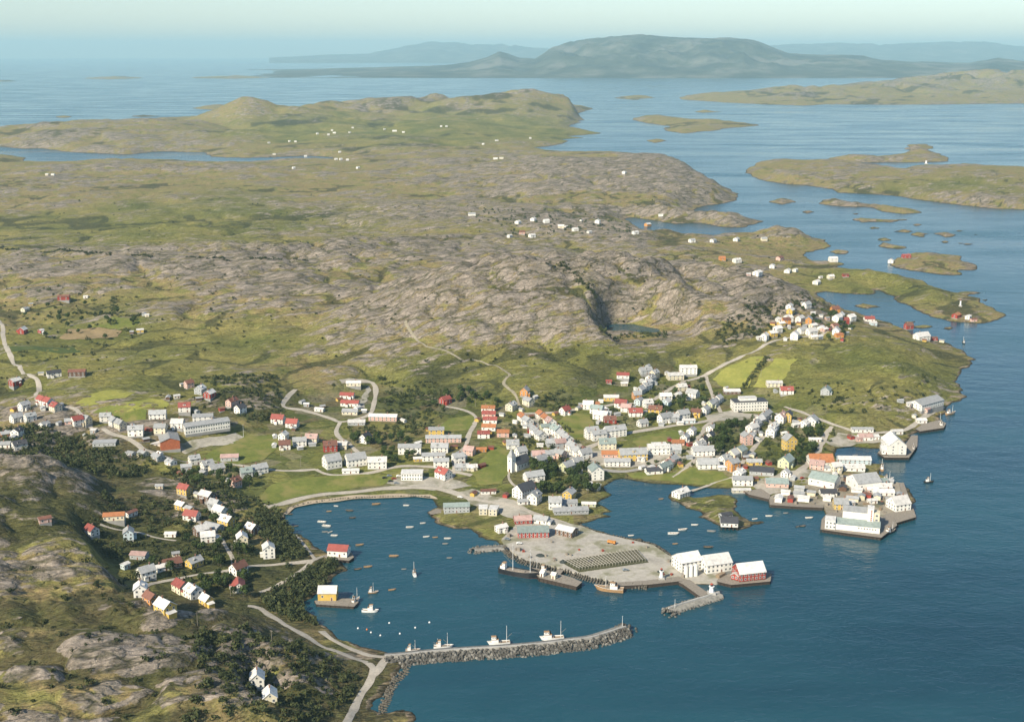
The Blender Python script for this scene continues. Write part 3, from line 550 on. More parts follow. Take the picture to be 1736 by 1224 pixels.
yards = [[(302, 752), (330, 748), (400, 738), (416, 744), (400, 752), (340, 760), (310, 770)], [(770, 838), (800, 831), (870, 848), (905, 868), (876, 880), (830, 864), (795, 852)],
 [(1262, 818), (1310, 806), (1370, 797), (1420, 802), (1440, 806), (1400, 812), (1350, 826), (1306, 842), (1280, 832)], [(1395, 748), (1420, 735), (1470, 741), (1512, 739), (1500, 752), (1450, 753), (1410, 757)],
 [(640, 815), (690, 806), (760, 812), (800, 826), (760, 832), (690, 828)], [(1195, 705), (1240, 696), (1290, 706), (1260, 712), (1205, 716)], [(1160, 765), (1230, 760), (1260, 790), (1235, 800), (1180, 786)], [(590, 700), (622, 690), (632, 660), (625, 655), (604, 690)],
 [(985, 765), (1040, 758), (1120, 770), (1170, 776), (1150, 786), (1060, 794), (1000, 790)], [(890, 705), (930, 703), (1000, 765), (1000, 782), (960, 776)]]
for p in yards: drape('yard', p, M_YARD, 5.0, 0.26)
shore = [[(480, 872), (492, 860), (520, 851), (580, 842), (660, 837), (730, 838), (742, 848), (735, 848), (704, 843.5), (618, 846.5), (542, 853.5), (500, 862), (486, 874)]]
for p in shore: drape('shingle_beach', p, M_SAND, 4.0, 0.22, 0.4)
roads = [
 ('road', M_ROAD, 7, [(451, 859), (476, 855), (514, 845), (552, 838), (603, 834), (653, 829), (704, 828), (742, 829), (768, 835), (795, 845), (840, 853), (873, 859), (904, 871), (954, 887), (998, 905), (1038, 920), (1091, 939), (1122, 954), (1153, 970)]),
 ('road', M_ROAD, 5, [(-20, 520), (3, 550), (5, 569), (13, 594), (33, 622), (51, 637), (66, 655), (61, 670), (75, 680), (101, 688), (137, 706), (177, 728), (210, 741), (236, 756), (261, 769), (291, 777), (350, 781), (420, 792), (481, 799), (535, 796)]),
 ('road', M_ROAD, 5, [(535, 796), (560, 806), (620, 803), (680, 791), (735, 792), (770, 800), (800, 806)]),
 ('road', M_ROAD, 6, [(501, 661), (487, 676), (481, 690), (514, 696), (557, 709), (577, 716), (603, 711), (625, 704), (633, 689), (636, 656), (615, 648), (577, 648)]),
 ('road', M_ROAD, 5, [(577, 716), (570, 732), (577, 744), (588, 750), (610, 770), (640, 786)]),
 ('road', M_ROAD, 5, [(755, 690), (780, 694), (803, 704), (805, 716), (795, 737), (790, 755), (775, 775), (770, 800), (762, 815), (742, 829)]),
 ('road', M_TRACK, 3.2, [(687, 545), (692, 556), (717, 584), (766, 601), (814, 613), (849, 625), (864, 637), (854, 651), (876, 674), (882, 695), (886, 703)]),
 ('road', M_ROAD, 6, [(883, 702), (912, 701), (952, 699), (991, 692), (1027, 689), (1046, 685), (1090, 684), (1105, 680), (1130, 664), (1160, 647)]),
 ('street', M_ASPH, 6, [(884, 702), (898, 712), (925, 734), (942, 752), (966, 774), (988, 790), (1020, 797), (1060, 800), (1098, 792), (1110, 790)]),
 ('street', M_ROAD, 7, [(985, 765), (1020, 750), (1056, 737), (1098, 729), (1140, 722), (1177, 718), (1205, 712), (1227, 705), (1260, 703), (1290, 706)]),
 ('street', M_ROAD, 6, [(1218, 708), (1196, 725), (1184, 744), (1180, 770), (1172, 786), (1140, 810)]),
 ('road', M_ROAD, 5, [(1160, 647), (1196, 637), (1227, 619), (1270, 600), (1309, 580), (1336, 574), (1380, 570), (1425, 560)]),
 ('street', M_ROAD, 4.5, [(1196, 639), (1198, 645), (1204, 660), (1212, 680), (1222, 700)]),
 ('street', M_ROAD, 4.5, [(1288, 705), (1310, 722), (1290, 745), (1270, 770), (1250, 800), (1258, 815)]),
 ('road', M_ROAD, 5, [(1330, 690), (1360, 700), (1384, 709), (1407, 719), (1429, 726), (1470, 735), (1521, 732), (1545, 724), (1561, 711), (1578, 701), (1600, 690)]),
 ('street', M_ROAD, 6, [(1410, 724), (1396, 745), (1385, 770), (1360, 795), (1330, 815), (1290, 824)]),
 ('street', M_ROAD, 3.5, [(1250, 808), (1225, 815), (1205, 822), (1190, 828), (1172, 834)]),
 ('road', M_ROAD, 5, [(420, 1028), (442, 1032), (469, 1050), (499, 1068), (529, 1086), (558, 1101), (590, 1112), (618, 1122), (633, 1134), (627, 1157), (609, 1184), (588, 1224), (560, 1270)]),
 ('road', M_ROAD, 4.5, [(545, 1070), (556, 1080), (588, 1097), (627, 1112), (655, 1114)]),
 ('road', M_ROAD, 5, [(662, 1113), (653, 1119), (641, 1137), (633, 1145)]),
 ('path', M_ROAD, 3, [(560, 940), (530, 951), (493, 979), (457, 1000), (440, 1005)]),
 ('path', M_ROAD, 3, [(500, 907), (516, 925), (534, 948)]),
 ('path', M_ROAD, 3, [(170, 890), (228, 902), (266, 912), (299, 917)]),
 ('path', M_ROAD, 3.5, [(243, 998), (260, 990), (304, 981), (393, 966), (440, 959), (500, 955), (530, 951)]),
 ('path', M_ROAD, 3.5, [(330, 880), (365, 905), (380, 922), (395, 950), (393, 966)]),
 ('path', M_ROAD, 2.5, [(862, 800), (863, 812), (870, 822), (877, 828), (884, 850)]),
 ('road', M_ROAD, 4, [(880, 860), (840, 853)]),
 ('path', M_ROAD, 2.5, [(1420, 735), (1460, 741), (1500, 742)])]
for nm, mt, w, p in roads: road(nm, p, w, mt)
# ------------------------------------------------------------------ quays (solid made ground)
M_QTOP = earth_mat('packed_gravel', (0.30, 0.275, 0.235), (0.49, 0.45, 0.38), 0.05, (0.21, 0.20, 0.13))
def quay(name, px, z, mat, kind='structure', depth=5):
    p = gpoly(px, z); n = len(p); bd = []
    for i in range(n):
        a, c = p[i], p[(i + 1) % n]; k = max(1, int(np.linalg.norm(c - a) / 6))
        for j in range(k): bd.append(a + (c - a) * j / k)
    return tag(MB().prism([tuple(q) for q in bd], z - depth, z).build(name, mat), kind=kind)
quay('quay', quay_west, 2.2, M_QTOP); quay('quay', quay_east, 2.3, earth_mat('planked_dirt_yard', (0.20, 0.17, 0.125), (0.36, 0.32, 0.25), 0.06, (0.14, 0.13, 0.075)))
SURF = [(gpoly(quay_west, 2.2), 2.2), (gpoly(quay_east, 2.3), 2.3)]
# boulders, shared by the breakwaters and the rip-rap
def boulder_mesh(seed):
    rg = np.random.default_rng(seed); import bmesh
    bm = bmesh.new(); bmesh.ops.create_icosphere(bm, subdivisions=1, radius=1)
    for v in bm.verts: v.co *= 0.75 + 0.5 * rg.random(); v.co.z *= 0.75
    me = bpy.data.meshes.new('boulder'); bm.to_mesh(me); bm.free(); me.materials.append(M_STONE); return me
BOULD = [boulder_mesh(i) for i in range(8)]
def bould_arrays(): 
    out = []
    for me in BOULD:
        v = np.zeros(len(me.vertices) * 3, np.float32); me.vertices.foreach_get('co', v); f = np.array([list(p.vertices) for p in me.polygons], np.int32); out.append((v.reshape(-1, 3), f))
    return out
BA = bould_arrays()
def rotm(rg):
    a = rg.random(3) * 6.28; return np.array(Matrix.Rotation(a[0], 3, 'X') @ Matrix.Rotation(a[1], 3, 'Y') @ Matrix.Rotation(a[2], 3, 'Z'), np.float32)
def rubble(name, parent, pts, rg, mat=None, smin=0.6, smax=1.3):
    vs = []; fs = []; o = 0
    for p in pts:
        v, f = BA[rg.integers(8)]; q = (v * (smin + (smax - smin) * rg.random())) @ rotm(rg) + np.array(p, np.float32); vs.append(q); fs.append(f + o); o += len(q)
    ob = link(name, np_mesh(name, np.concatenate(vs), np.concatenate(fs), mat or M_STONE), parent); ob['kind'] = 'stuff'; return ob
def breakwater(label, px, zt, top_w, side_w, n_show, n_fill, wall=True, far_side=True, seed=1):
    rg = np.random.default_rng(seed); c = spline(gpoly(px, zt), 2.0)
    root = empty('breakwater', (0, 0, 0)); tag(root, label, 'breakwater')
    t = np.gradient(c, axis=0); t /= np.linalg.norm(t, axis=1)[:, None]; n = np.stack([-t[:, 1], t[:, 0]], 1)
    hw = top_w / 2; sec = [(-hw - side_w, -3), (-hw, zt), (hw, zt), (hw + 2.0, -3)]; vs = []; m = len(c)
    for s, z in sec: q = c + n * s; vs.append(np.column_stack([q, np.full(m, z)]))
    fs = []
    for j in range(3): a = np.arange(m - 1) + j * m; fs.append(np.stack([a, a + 1, a + m + 1, a + m], 1)[:, ::-1])
    core = np_mesh('core', np.concatenate(vs), np.concatenate(fs), M_BWTOP); link('core', core, root)
    if wall:
        mb = MB(); q0 = c - n * (hw - 0.2); q1 = c - n * (hw - 1.0)
        for i in range(m - 1):
            pts = [q0[i], q0[i + 1], q1[i + 1], q1[i]]; mb.prism([tuple(p) for p in pts], zt - 0.1, zt + 1.1)
        mb.build('parapet', M_CONC, root)
    # seaward rip-rap (the side towards -n) in tiers
    L = m - 1; spots = []
    for i in range(n_show + n_fill):
        u = rg.random() * L; k = int(u); f = rg.random(); s = -hw - 0.3 - f * side_w; z = zt + 0.2 - f * (zt + 1.2)
        p = c[k] * (1 - u + k) + c[min(k + 1, L)] * (u - k) + n[k] * s; spots.append((p[0], p[1], z))
    # rounded head of the mole
    for i in range(40):
        a = rg.random() * 6.28; rr_ = hw + rg.random() * side_w; f = (rr_ - hw) / side_w; spots.append((c[-1][0] + math.cos(a) * rr_, c[-1][1] + math.sin(a) * rr_, zt - 0.1 - f * (zt + 1)))
    for p in spots[:n_show]:
        o = link('boulder', BOULD[rg.integers(8)], root, p); s = 0.85 + 0.75 * rg.random(); o.scale = (s, s * (0.8 + 0.4 * rg.random()), s * 0.9); o.rotation_euler = tuple(rg.random(3) * 6.28)
    rubble('rubble', root, spots[n_show:], rg)
    if far_side:
        sp = []
        for i in range(n_fill // 3):
            k = rg.integers(m); f = rg.random(); sp.append((*(c[k] + n[k] * (hw + 0.2 + 1.6 * f)), 0.8 - 1.6 * f))
        rubble('rubble', root, sp, rg)
    return root, c, n
BW, bwc, bwn = breakwater('long stone breakwater with concrete walkway curving across the harbour mouth', [(652, 1110), (680, 1108), (740, 1102), (800, 1098), (850, 1095), (900, 1091), (940, 1087), (970, 1083), (1000, 1079), (1030, 1070), (1058, 1061)], 3.0, 5.0, 8.0, 290, 900, seed=3)
BW2, b2c, b2n = breakwater('short stone mole with wooden footbridge below the white warehouses', [(1222, 1006), (1200, 1013), (1170, 1022), (1136, 1033)], 2.6, 4.0, 5.5, 120, 220, seed=5)
BW3, b3c, b3n = breakwater('low rough stone jetty at the inner corner of the gravel quay', [(858, 928), (835, 928), (804, 931)], 1.6, 5.0, 3.0, 70, 90, wall=False, seed=6)
def riprap(label, px, z0, n, seed, width=4.0, zt=2.0):
    rg = np.random.default_rng(seed); c = spline(gpoly(px, z0), 2.0); t = np.gradient(c, axis=0); t /= np.linalg.norm(t, axis=1)[:, None] + 1e-9; nn = np.stack([t[:, 1], -t[:, 0]], 1); pts = []
    for i in range(n):
        k = rg.integers(len(c)); f = rg.random(); q = c[k] + nn[k] * f * width; pts.append((q[0], q[1], zt - f * (zt + 0.6)))
    o = rubble('shore_rubble', None, pts, rg, M_SHORE, 0.4, 1.1); tag(o, label, 'rubble'); return o
riprap('loose stone rubble along the harbour edge of the gravel quay', [(856, 926), (884, 947), (954, 964), (1000, 977.5), (1044, 986.5), (1096, 991)], 2, 700, 21)
riprap('loose stone rubble on the inlet side of the gravel quay road', [(1136, 942), (1107, 922), (1050, 909.5), (1013, 901), (985, 890)], 2, 420, 22)
riprap('dark shore stones below the coast road near the breakwater', [(640, 1212), (646, 1190), (655, 1168), (668, 1148), (682, 1132), (672, 1114)], 1, 420, 23, 5, 1.2)
riprap('stone edging along the road round the inner beach', [(482, 874), (491, 862), (514, 854), (542, 849.5), (577, 845.5), (618, 843), (666, 841.5), (704, 840.5), (730, 843)][::-1], 1.0, 420, 24, 3, 0.9)
# ------------------------------------------------------------------ wharves on piles
def wharf(label, px, z, spacing=3.5, rail=False, mat=None):
    p = [tuple(q) for q in gpoly(px, z)]; root = empty('wharf', (*p[0], 0)); tag(root, label, 'wharf'); ox, oy = p[0]
    q = [(a - ox, c - oy) for a, c in p]
    MB().prism(q, z - 0.35, z).build('deck', mat or M_WOOD, root)
    n = len(q); pm = PILE
    for i in range(n):
        a, c = Vector(q[i]), Vector(q[(i + 1) % n]); k = max(1, int((c - a).length / spacing))
        for j in range(k):
            s = a + (c - a) * (j / k); o = link('pile', pm, root, (s.x * 0.985 + 0.0, s.y * 0.985, 0)); o.scale = (1, 1, (z - 0.3 + 4) / 6)
    sk = MB(); cx = sum(a for a, _ in q) / n; cy = sum(c for _, c in q) / n; s2 = [(cx + (a - cx) * 0.965, cy + (c - cy) * 0.965) for a, c in q]; sk.prism(s2, -1.5, z - 0.36).build('boarding_and_gap_shade', M_DARKWOOD, root)  # inset skirt: pier's timber boarding; elsewhere painted shade of the gap between piles
    e = MB()
    for i in range(n):
        a, c = Vector((*q[i], z - 0.2)), Vector((*q[(i + 1) % n], z - 0.2)); e.bar(a, c, 0.22, 4)
    e.build('edge_beam', M_DARKWOOD, root); return root
PILE = MB().bar((0, 0, -4), (0, 0, 2), 0.22, 6).mesh('pile', M_DARKWOOD)
wharf('timber wharf on piles along the harbour front of the gravel quay', [(1044, 987), (1048, 993), (1100, 990.5), (1150, 985), (1165, 983), (1150, 977), (1094, 984)], 2.5)
wharf('timber wharf on crowded piles round the red warehouse', [(1215, 985), (1240, 991), (1306, 985), (1308, 972), (1290, 968), (1238, 972), (1222, 976)], 2.4, 2.6)
wharf('narrow timber footbridge from the quay to the short mole', [(1150, 986), (1158, 990), (1186, 1010), (1196, 1012), (1206, 1006), (1194, 1000), (1168, 982)], 2.5, 3)
wharf('timber wharf on piles below the white box shed by the islet inlet', [(1262, 832), (1270, 838), (1304, 846), (1306, 838), (1290, 828)], 2.4, 3)
wharf('long timber quay front on piles facing the inner basin', [(1304, 846), (1305, 855.5), (1361, 859), (1396, 860.5), (1396, 856), (1350, 853)], 2.4, 2.6)
wharf('factory wharf on dark piles at the tip of the east quay', [(1391, 897), (1440, 904), (1494, 911), (1521, 890), (1516, 878), (1480, 872), (1404, 868), (1393, 880)], 2.5, 2.6)
wharf('outer timber wharf beside the white harbour office', [(1495, 880), (1520, 886), (1553, 876), (1550, 866), (1532, 818), (1524, 818), (1535, 862), (1500, 872)], 2.4, 3)
wharf('small timber pier in front of the boats at the far right shore', [(1552, 727), (1560, 731), (1600, 725), (1604, 717), (1592, 712), (1565, 718)], 2.3, 3)
wharf('timber landing beside the white gabled warehouse on piles', [(1488, 767), (1500, 775.5), (1541, 775.5), (1555, 756), (1556, 738), (1545, 738), (1536, 752), (1498, 757)], 2.4, 2.6)
wharf('low timber landing stage in front of the yellow boathouse', [(533, 1018), (536, 1024), (600, 1028), (608, 1020), (596, 1014), (560, 1014)], 1.8, 3)
wharf('timber landing stage beside the red roofed boathouse', [(548, 942), (554, 947), (592, 950), (600, 944), (596, 936), (560, 936)], 2.0, 3)
wharf('short timber jetty on the left side of the middle spit', [(726, 868), (731, 872), (752, 869), (757, 864), (740, 862)], 1.6, 3)
wharf('long dark timber pier lying along the gravel quay beside the coaster', [(905, 969), (914, 979), (978, 994), (987, 986), (968, 978), (925, 966)], 3.0, 3)
wharf('short timber gangway from the gravel quay to the long dark pier', [(946, 964), (940, 972), (948, 975), (956, 966)], 2.3, 3)

# ------------------------------------------------------------------ houses
ORD = ['first', 'second', 'third', 'fourth', 'fifth', 'sixth', 'seventh', 'eighth', 'ninth', 'tenth', 'eleventh', 'twelfth', 'thirteenth', 'fourteenth', 'fifteenth', 'sixteenth', 'seventeenth', 'eighteenth', 'nineteenth', 'twentieth']
def ordn(i): return ORD[i] if i < 20 else '%d%s' % (i + 1, {1: 'st', 2: 'nd', 3: 'rd'}.get((i + 1) % 10 if (i + 1) % 100 not in (11, 12, 13) else 0, 'th'))
def zsurf(x, y):
    for p, z in SURF:
        if inside(p, np.array([x]), np.array([y]))[0]: return z
    return max(z1(x, y), 0.9)
WIN = MB().box(-0.72, 0.72, 0, 0.05, -0.82, 0.82, 0).box(-0.56, -0.04, 0.05, 0.07, -0.66, 0.66, 1).box(0.04, 0.56, 0.05, 0.07, -0.66, 0.66, 1).mesh('window', M_TRIM, M_GLASS)
WIN_D = MB().box(-0.72, 0.72, 0, 0.05, -0.82, 0.82, 0).box(-0.56, 0.56, 0.05, 0.07, -0.66, 0.66, 1).mesh('window', M_DARKWOOD, M_GLASS)
DOOR = MB().box(-0.65, 0.65, 0, 0.05, 0, 2.2, 0).box(-0.5, 0.5, 0.05, 0.09, 0, 2.05, 1).mesh('door', M_TRIM, M_DOOR)
CHIM = MB().box(-0.38, 0.38, -0.38, 0.38, -1.0, 1.5).box(-0.45, 0.45, -0.45, 0.45, 1.5, 1.65).mesh('chimney', M_CHIM)
HOUSES = []   # (x, y, radius) for keeping trees clear
def wall_window(root, l, w, side, u, z, mesh, s=1.0, off=0.0):
    """side 0:+x gable 1:-x gable 2:+y 3:-y ; u along the wall"""
    p, r = {0: ((l / 2 + off, u, z), -math.pi / 2), 1: ((-l / 2 - off, u, z), math.pi / 2), 2: ((u, w / 2 + off, z), 0), 3: ((u, -w / 2 - off, z), math.pi)}[side]
    o = link(mesh.name.split('.')[0], mesh, root, p, r)
    if s != 1.0: o.scale = (s, 1, s)
    return o
def facing(x, y, ang, side):
    a = ang + {0: 0, 1: math.pi, 2: math.pi / 2, 3: -math.pi / 2}[side]; d = math.hypot(x, y)
    return (math.cos(a) * -x + math.sin(a) * -y) / d
def gable_house(name, x, y, z, ang, w, l, h, wall, roof, pitch=38, lod=0, chimney=True, plinth=2.5, extras=True, win_rows=None, win_dx=None, dark_win=False, over=0.45, base_gap=0.0, doors=True, rg=random):
    root = empty(name, (x, y, z), ang); rise = w / 2 * math.tan(R(pitch)); hw, hl = w / 2, l / 2
    b = MB(); b.add([(-hl, -hw, 0), (hl, -hw, 0), (hl, hw, 0), (-hl, hw, 0), (-hl, -hw, h), (hl, -hw, h), (hl, hw, h), (-hl, hw, h), (-hl, 0, h + rise), (hl, 0, h + rise)],
                    [(0, 1, 5, 4), (2, 3, 7, 6), (1, 2, 6, 9, 5), (3, 0, 4, 8, 7), (0, 3, 2, 1)]); b.build('wall', WM[wall], root)
    if plinth: MB().box(-hl + 0.06, hl - 0.06, -hw + 0.06, hw - 0.06, -plinth, 0.02).build('foundation', M_PLINTH, root)
    r = MB(); t = 0.22; e = over; sl = math.tan(R(pitch)); xo = hl + 0.4
    for s in (-1, 1):
        ye = s * (hw + e); ze = h - e * sl; zt = h + rise
        vs = [(-xo, 0, zt + 0.03), (xo, 0, zt + 0.03), (xo, ye, ze + 0.03), (-xo, ye, ze + 0.03), (-xo, 0, zt + t + 0.03), (xo, 0, zt + t + 0.03), (xo, ye, ze + t + 0.03), (-xo, ye, ze + t + 0.03)]
        fs = [(4, 5, 6, 7), (3, 2, 1, 0), (2, 3, 7, 6), (0, 1, 5, 4), (1, 2, 6, 5), (3, 0, 4, 7)]
        if s > 0: fs = [f for f in fs]
        r.add(vs, fs if s < 0 else [tuple(reversed(f)) for f in fs])
    ro = r.build('roof', RM[roof], root)
    if chimney:
        c = link('chimney', CHIM, ro, (rg.choice((-0.2, 0.15, 0.25)) * l, 0, h + rise)); c.parent = root
    st = win_rows or (1 if h < 4.0 else 2 if h < 6.6 else 3)
    wm = WIN_D if dark_win else WIN
    zs = [h * (k + 0.56) / st for k in range(st)]
    if lod < 3:
        for side in range(4):
            f = facing(x, y, ang, side)
            if f < (-2 if lod == 0 else 0.12): continue
            L = w if side < 2 else l; dx = win_dx or (2.6 if lod == 0 else 3.4 if lod == 1 else 5.0)
            n = max(1 if lod == 2 else 2, int((L - 1.2) / dx))
            dn = n // 2 if (side == 3 or side == 0) and doors and f > 0 else -1
            for k, zz in enumerate(zs):
                for i in range(n):
                    u = (i + 0.5 - n / 2) * (L / n)
                    if k == 0 and i == dn and side == 3 and h < 7:
                        wall_window(root, l, w, side, u, 0.05, DOOR); continue
                    wall_window(root, l, w, side, u, zz, wm, 1.0 if w > 5 else 0.8)
            if side < 2 and rise > 2.2 and lod < 2: wall_window(root, l, w, side, 0, h + rise * 0.34, wm, 0.8)
    if extras and lod < 2:
        q = rg.random(); sgn = -1 if facing(x, y, ang, 3) > facing(x, y, ang, 2) else 1
        if q < 0.38:      # porch with its own little roof
            pw = 2.6; pd = 1.8; u = rg.uniform(-0.25, 0.25) * l; p = MB(); y0, y1 = (hw - 0.1, hw + pd) if sgn > 0 else (-hw - pd, -hw + 0.1)
            p.box(u - pw / 2, u + pw / 2, y0, y1, -1.2, 2.5, 0); ym = y1 if sgn > 0 else y0
            p.add([(u - pw / 2 - .2, y0 - .2, 2.5), (u + pw / 2 + .2, y0 - .2, 2.5), (u + pw / 2 + .2, y1 + .2, 2.5), (u - pw / 2 - .2, y1 + .2, 2.5), (u, y0 - .2, 3.5), (u, y1 + .2, 3.5)], [(0, 4, 5, 3), (1, 2, 5, 4), (0, 1, 4), (2, 3, 5), (0, 3, 2, 1)], 1)
            p.build('porch', (WM[wall], RM[roof]), root)
        elif q < 0.66 and l > 8 and h < 7:   # roof dormer
            dw = 2.4; zc = h + rise * 0.25; p = MB(); yf = sgn * hw * 0.72; yb = 0.0; zt = h + rise * 0.88; u = rg.uniform(-0.15, 0.15) * l
            p.box(u - dw / 2, u + dw / 2, min(yf, yb), max(yf, yb), zc, zt - 0.7, 0)
            p.add([(u - dw / 2 - .2, yf * 1.05, zt - .7), (u + dw / 2 + .2, yf * 1.05, zt - .7), (u + dw / 2 + .2, yb, zt - .7), (u - dw / 2 - .2, yb, zt - .7), (u, yf * 1.05, zt), (u, yb, zt)], [(0, 4, 5, 3), (1, 2, 5, 4), (0, 1, 4), (0, 3, 2, 1)], 1)
            d = p.build('dormer', (WM[wall], RM[roof]), root); wo_ = link('window', WIN, d, (u, yf + 0.0 * sgn, (zc + zt - 0.7) / 2), 0 if sgn > 0 else math.pi); wo_.scale = (0.9, 1, 0.8)
        elif q < 0.8 and lod == 0:            # lean-to at a gable end
            p = MB(); p.box(hl - 0.05, hl + 2.8, -hw * 0.75, hw * 0.55, -1.5, 2.3, 0); p.add([(hl, -hw * .8, 3.1), (hl + 3.1, -hw * .8, 2.3), (hl + 3.1, hw * .6, 2.3), (hl, hw * .6, 3.1), (hl, -hw * .8, 2.29), (hl, hw * .6, 2.29)], [(0, 1, 2, 3), (0, 4, 1), (3, 2, 5)], 1)
            p.build('lean_to', (WM[wall], RM[roof]), root)
    HOUSES.append((x, y, max(w, l) * 0.62)); return root
KIND = {'h': ('house', 'house', 7.6, 9.6, 5.0), 't': ('house', 'house', 8.0, 9.5, 6.6), 'c': ('cottage', 'cottage', 6.6, 8.2, 3.1), 'b': ('barn', 'barn', 8.5, 14, 4.6), 's': ('shed', 'shed', 4.2, 5.4, 2.5),
        'L': ('apartment_house', 'apartment house', 9.0, 20, 6.0), 'w': ('warehouse', 'warehouse', 10, 20, 6.0), 'o': ('boathouse', 'boathouse', 7.5, 11, 4.2), 'f': ('cottage', 'cottage', 8.5, 10.5, 4.2)}
# cluster phrase -> rows of (px, py, ridge angle in degrees, wall+roof, kind[, w, l, h])
CL = {}
CL['at the far left farms'] = [(109, 513, 5, 'Rn', 'b'), (146, 507, 0, 'Wl', 's'), (43, 530, 70, 'Cg', 'c'), (53, 521, 20, 'Yg', 's'), (39, 567, 80, 'Rl', 'h'), (70, 566, 70, 'Rl', 'c', 5, 6, 3), (92, 642, 30, 'Wd', 'h', 7, 14, 4.5), (132, 641, 3, 'Bn', 'b', 9, 17, 4.6), (238, 566, 15, 'Yl', 's', 6, 8, 3), (27, 661, 60, 'Rl', 'h'), (250, 538, 0, 'Cl', 's')]
CL['along the far left road'] = [(72, 688, -40, 'Wr', 'h'), (83, 692, -40, 'Wr', 'h'), (95, 699, -40, 'Cr', 'h'), (42, 698, 60, 'Wg', 'h'), (29, 718, 50, 'Wg', 'h'), (52, 717, 40, 'Wg', 'h'), (76, 727, 60, 'Wg', 'c'), (30, 741, 75, 'Wd', 'h'), (10, 742, 30, 'Og', 'c'), (34, 765, 40, 'Wd', 'h', 8, 11, 5), (11, 760, 5, 'Wg', 'c'), (132, 725, 40, 'Wr', 'h'), (146, 725, -30, 'Cg', 'h'), (180, 718, 10, 'Wg', 'h'), (194, 724, -50, 'Wg', 'h'), (205, 732, -45, 'Cg', 'h'), (231, 742, 5, 'Wg', 't', 8, 13, 6.2), (118, 722, 20, 'Pg', 'c'), (160, 735, -20, 'Gl', 's')]
CL['above the brick hall'] = [(268, 711, 5, 'Wg', 'h', 8, 15, 5.5), (314, 707, 8, 'Wr', 'h', 8, 11, 5), (302, 730, 0, 'Wl', 'h', 8, 11, 4.5), (273, 741, 0, 'Cg', 'h', 8, 10, 5.5), (345, 719, 8, 'Wg', 'b', 9, 18, 4.5), (321, 660, 40, 'Pn', 'h', 7, 8, 5), (340, 670, 75, 'Gl', 'h'), (356, 680, 70, 'Rl', 'h'), (394, 695, 60, 'Pn', 'h'), (408, 705, 60, 'Wd', 'h'), (300, 678, 20, 'Cl', 's')]
CL['below the school road'] = [(243, 775, -35, 'Cg', 'c'), (268, 783, -40, 'Gg', 'c', 7, 10, 3), (290, 790, -40, 'Wg', 'c'), (330, 790, 30, 'Wg', 'h'), (316, 801, 20, 'Gg', 'c'), (352, 800, 40, 'Wg', 'h'), (368, 806, 30, 'Cg', 'h', 8, 12, 4.8), (399, 827, 60, 'Pn', 'h', 7, 9, 4.6), (418, 812, 20, 'Gs', 'h'), (440, 806, 35, 'Wg', 'h', 8, 13, 5), (390, 783, 10, 'Gp', 'b', 9, 15, 3.4), (223, 774, -35, 'Gg', 's', 5, 7, 2.6)]
CL['on the left hillside'] = [(314, 844, -30, 'Yr', 'h'), (308, 866, -30, 'Yl', 'h', 6.5, 8, 4), (322, 869, -35, 'Yg', 's', 5, 7, 3), (326, 884, -15, 'Wr', 'h', 8, 11, 4), (352, 857, -35, 'Bl', 'h', 8.5, 11, 4.5), (365, 866, -35, 'Gg', 'h', 7, 9, 4), (374, 879, -40, 'Wl', 'h', 8, 11, 5.2), (385, 897, -35, 'Yl', 'h', 8.5, 11, 5.4), (341, 910, 40, 'Bl', 'h', 7.5, 9, 4.5), (353, 921, 20, 'Wl', 'h', 7, 10, 4.5), (362, 902, -30, 'Gg', 'b', 8, 14, 3), (411, 927, 106, 'Cl', 'h', 7.5, 9, 6), (428, 908, -40, 'Bl', 'h', 7.5, 9, 5), (456, 948, 106, 'Wl', 't', 8, 9, 7.4), (405, 978, 50, 'Wn', 'h', 8, 10, 5), (405, 1006, 108, 'Wr', 'h', 8, 11, 3.4), (157, 915, 140, 'Wr', 'h', 7, 9, 4.5), (219, 918, 108, 'Ug', 'h', 7, 9, 5.2), (195, 890, 10, 'Co', 'b', 8, 15, 3.6), (223, 879, 60, 'Wn', 's', 4.5, 9, 3), (77, 893, 30, 'Pn', 's', 5.5, 8, 3), (290, 911, 5, 'Wl', 's', 5, 8, 2.4), (237, 949, -5, 'Gp', 'b', 7, 11, 3.4), (298, 944, 20, 'Cg', 's'), (271, 829, 0, 'Cg', 's'), (213, 967, 60, 'Ul', 's', 4, 5, 3.4)]
CL['in the left foreground'] = [(249, 985, 40, 'Wg', 'h', 8, 10.5, 5.6), (275, 972, 35, 'Wl', 'c', 5.5, 8, 3), (292, 964, 30, 'Bn', 'h', 8, 12, 2.8), (330, 965, 55, 'Yg', 'h', 7.5, 10, 3.8), (239, 1013, 106, 'Wl', 'h', 7.5, 8.5, 6), (308, 1009, -40, 'Cr', 'h', 8, 10, 5), (328, 1016, -45, 'Wl', 'h', 8.5, 10, 5.4), (351, 1029, -45, 'Yl', 'h', 6.5, 8, 3.8), (257, 1027, -40, 'On', 'h', 6.5, 9, 3.6), (281, 1042, -45, 'Yl', 'h', 8.5, 11, 5.2), (437, 1171, 104, 'Wl', 'h', 7.5, 9, 5.2), (458, 1189, 106, 'Cl', 'h', 7, 9, 3.8)]
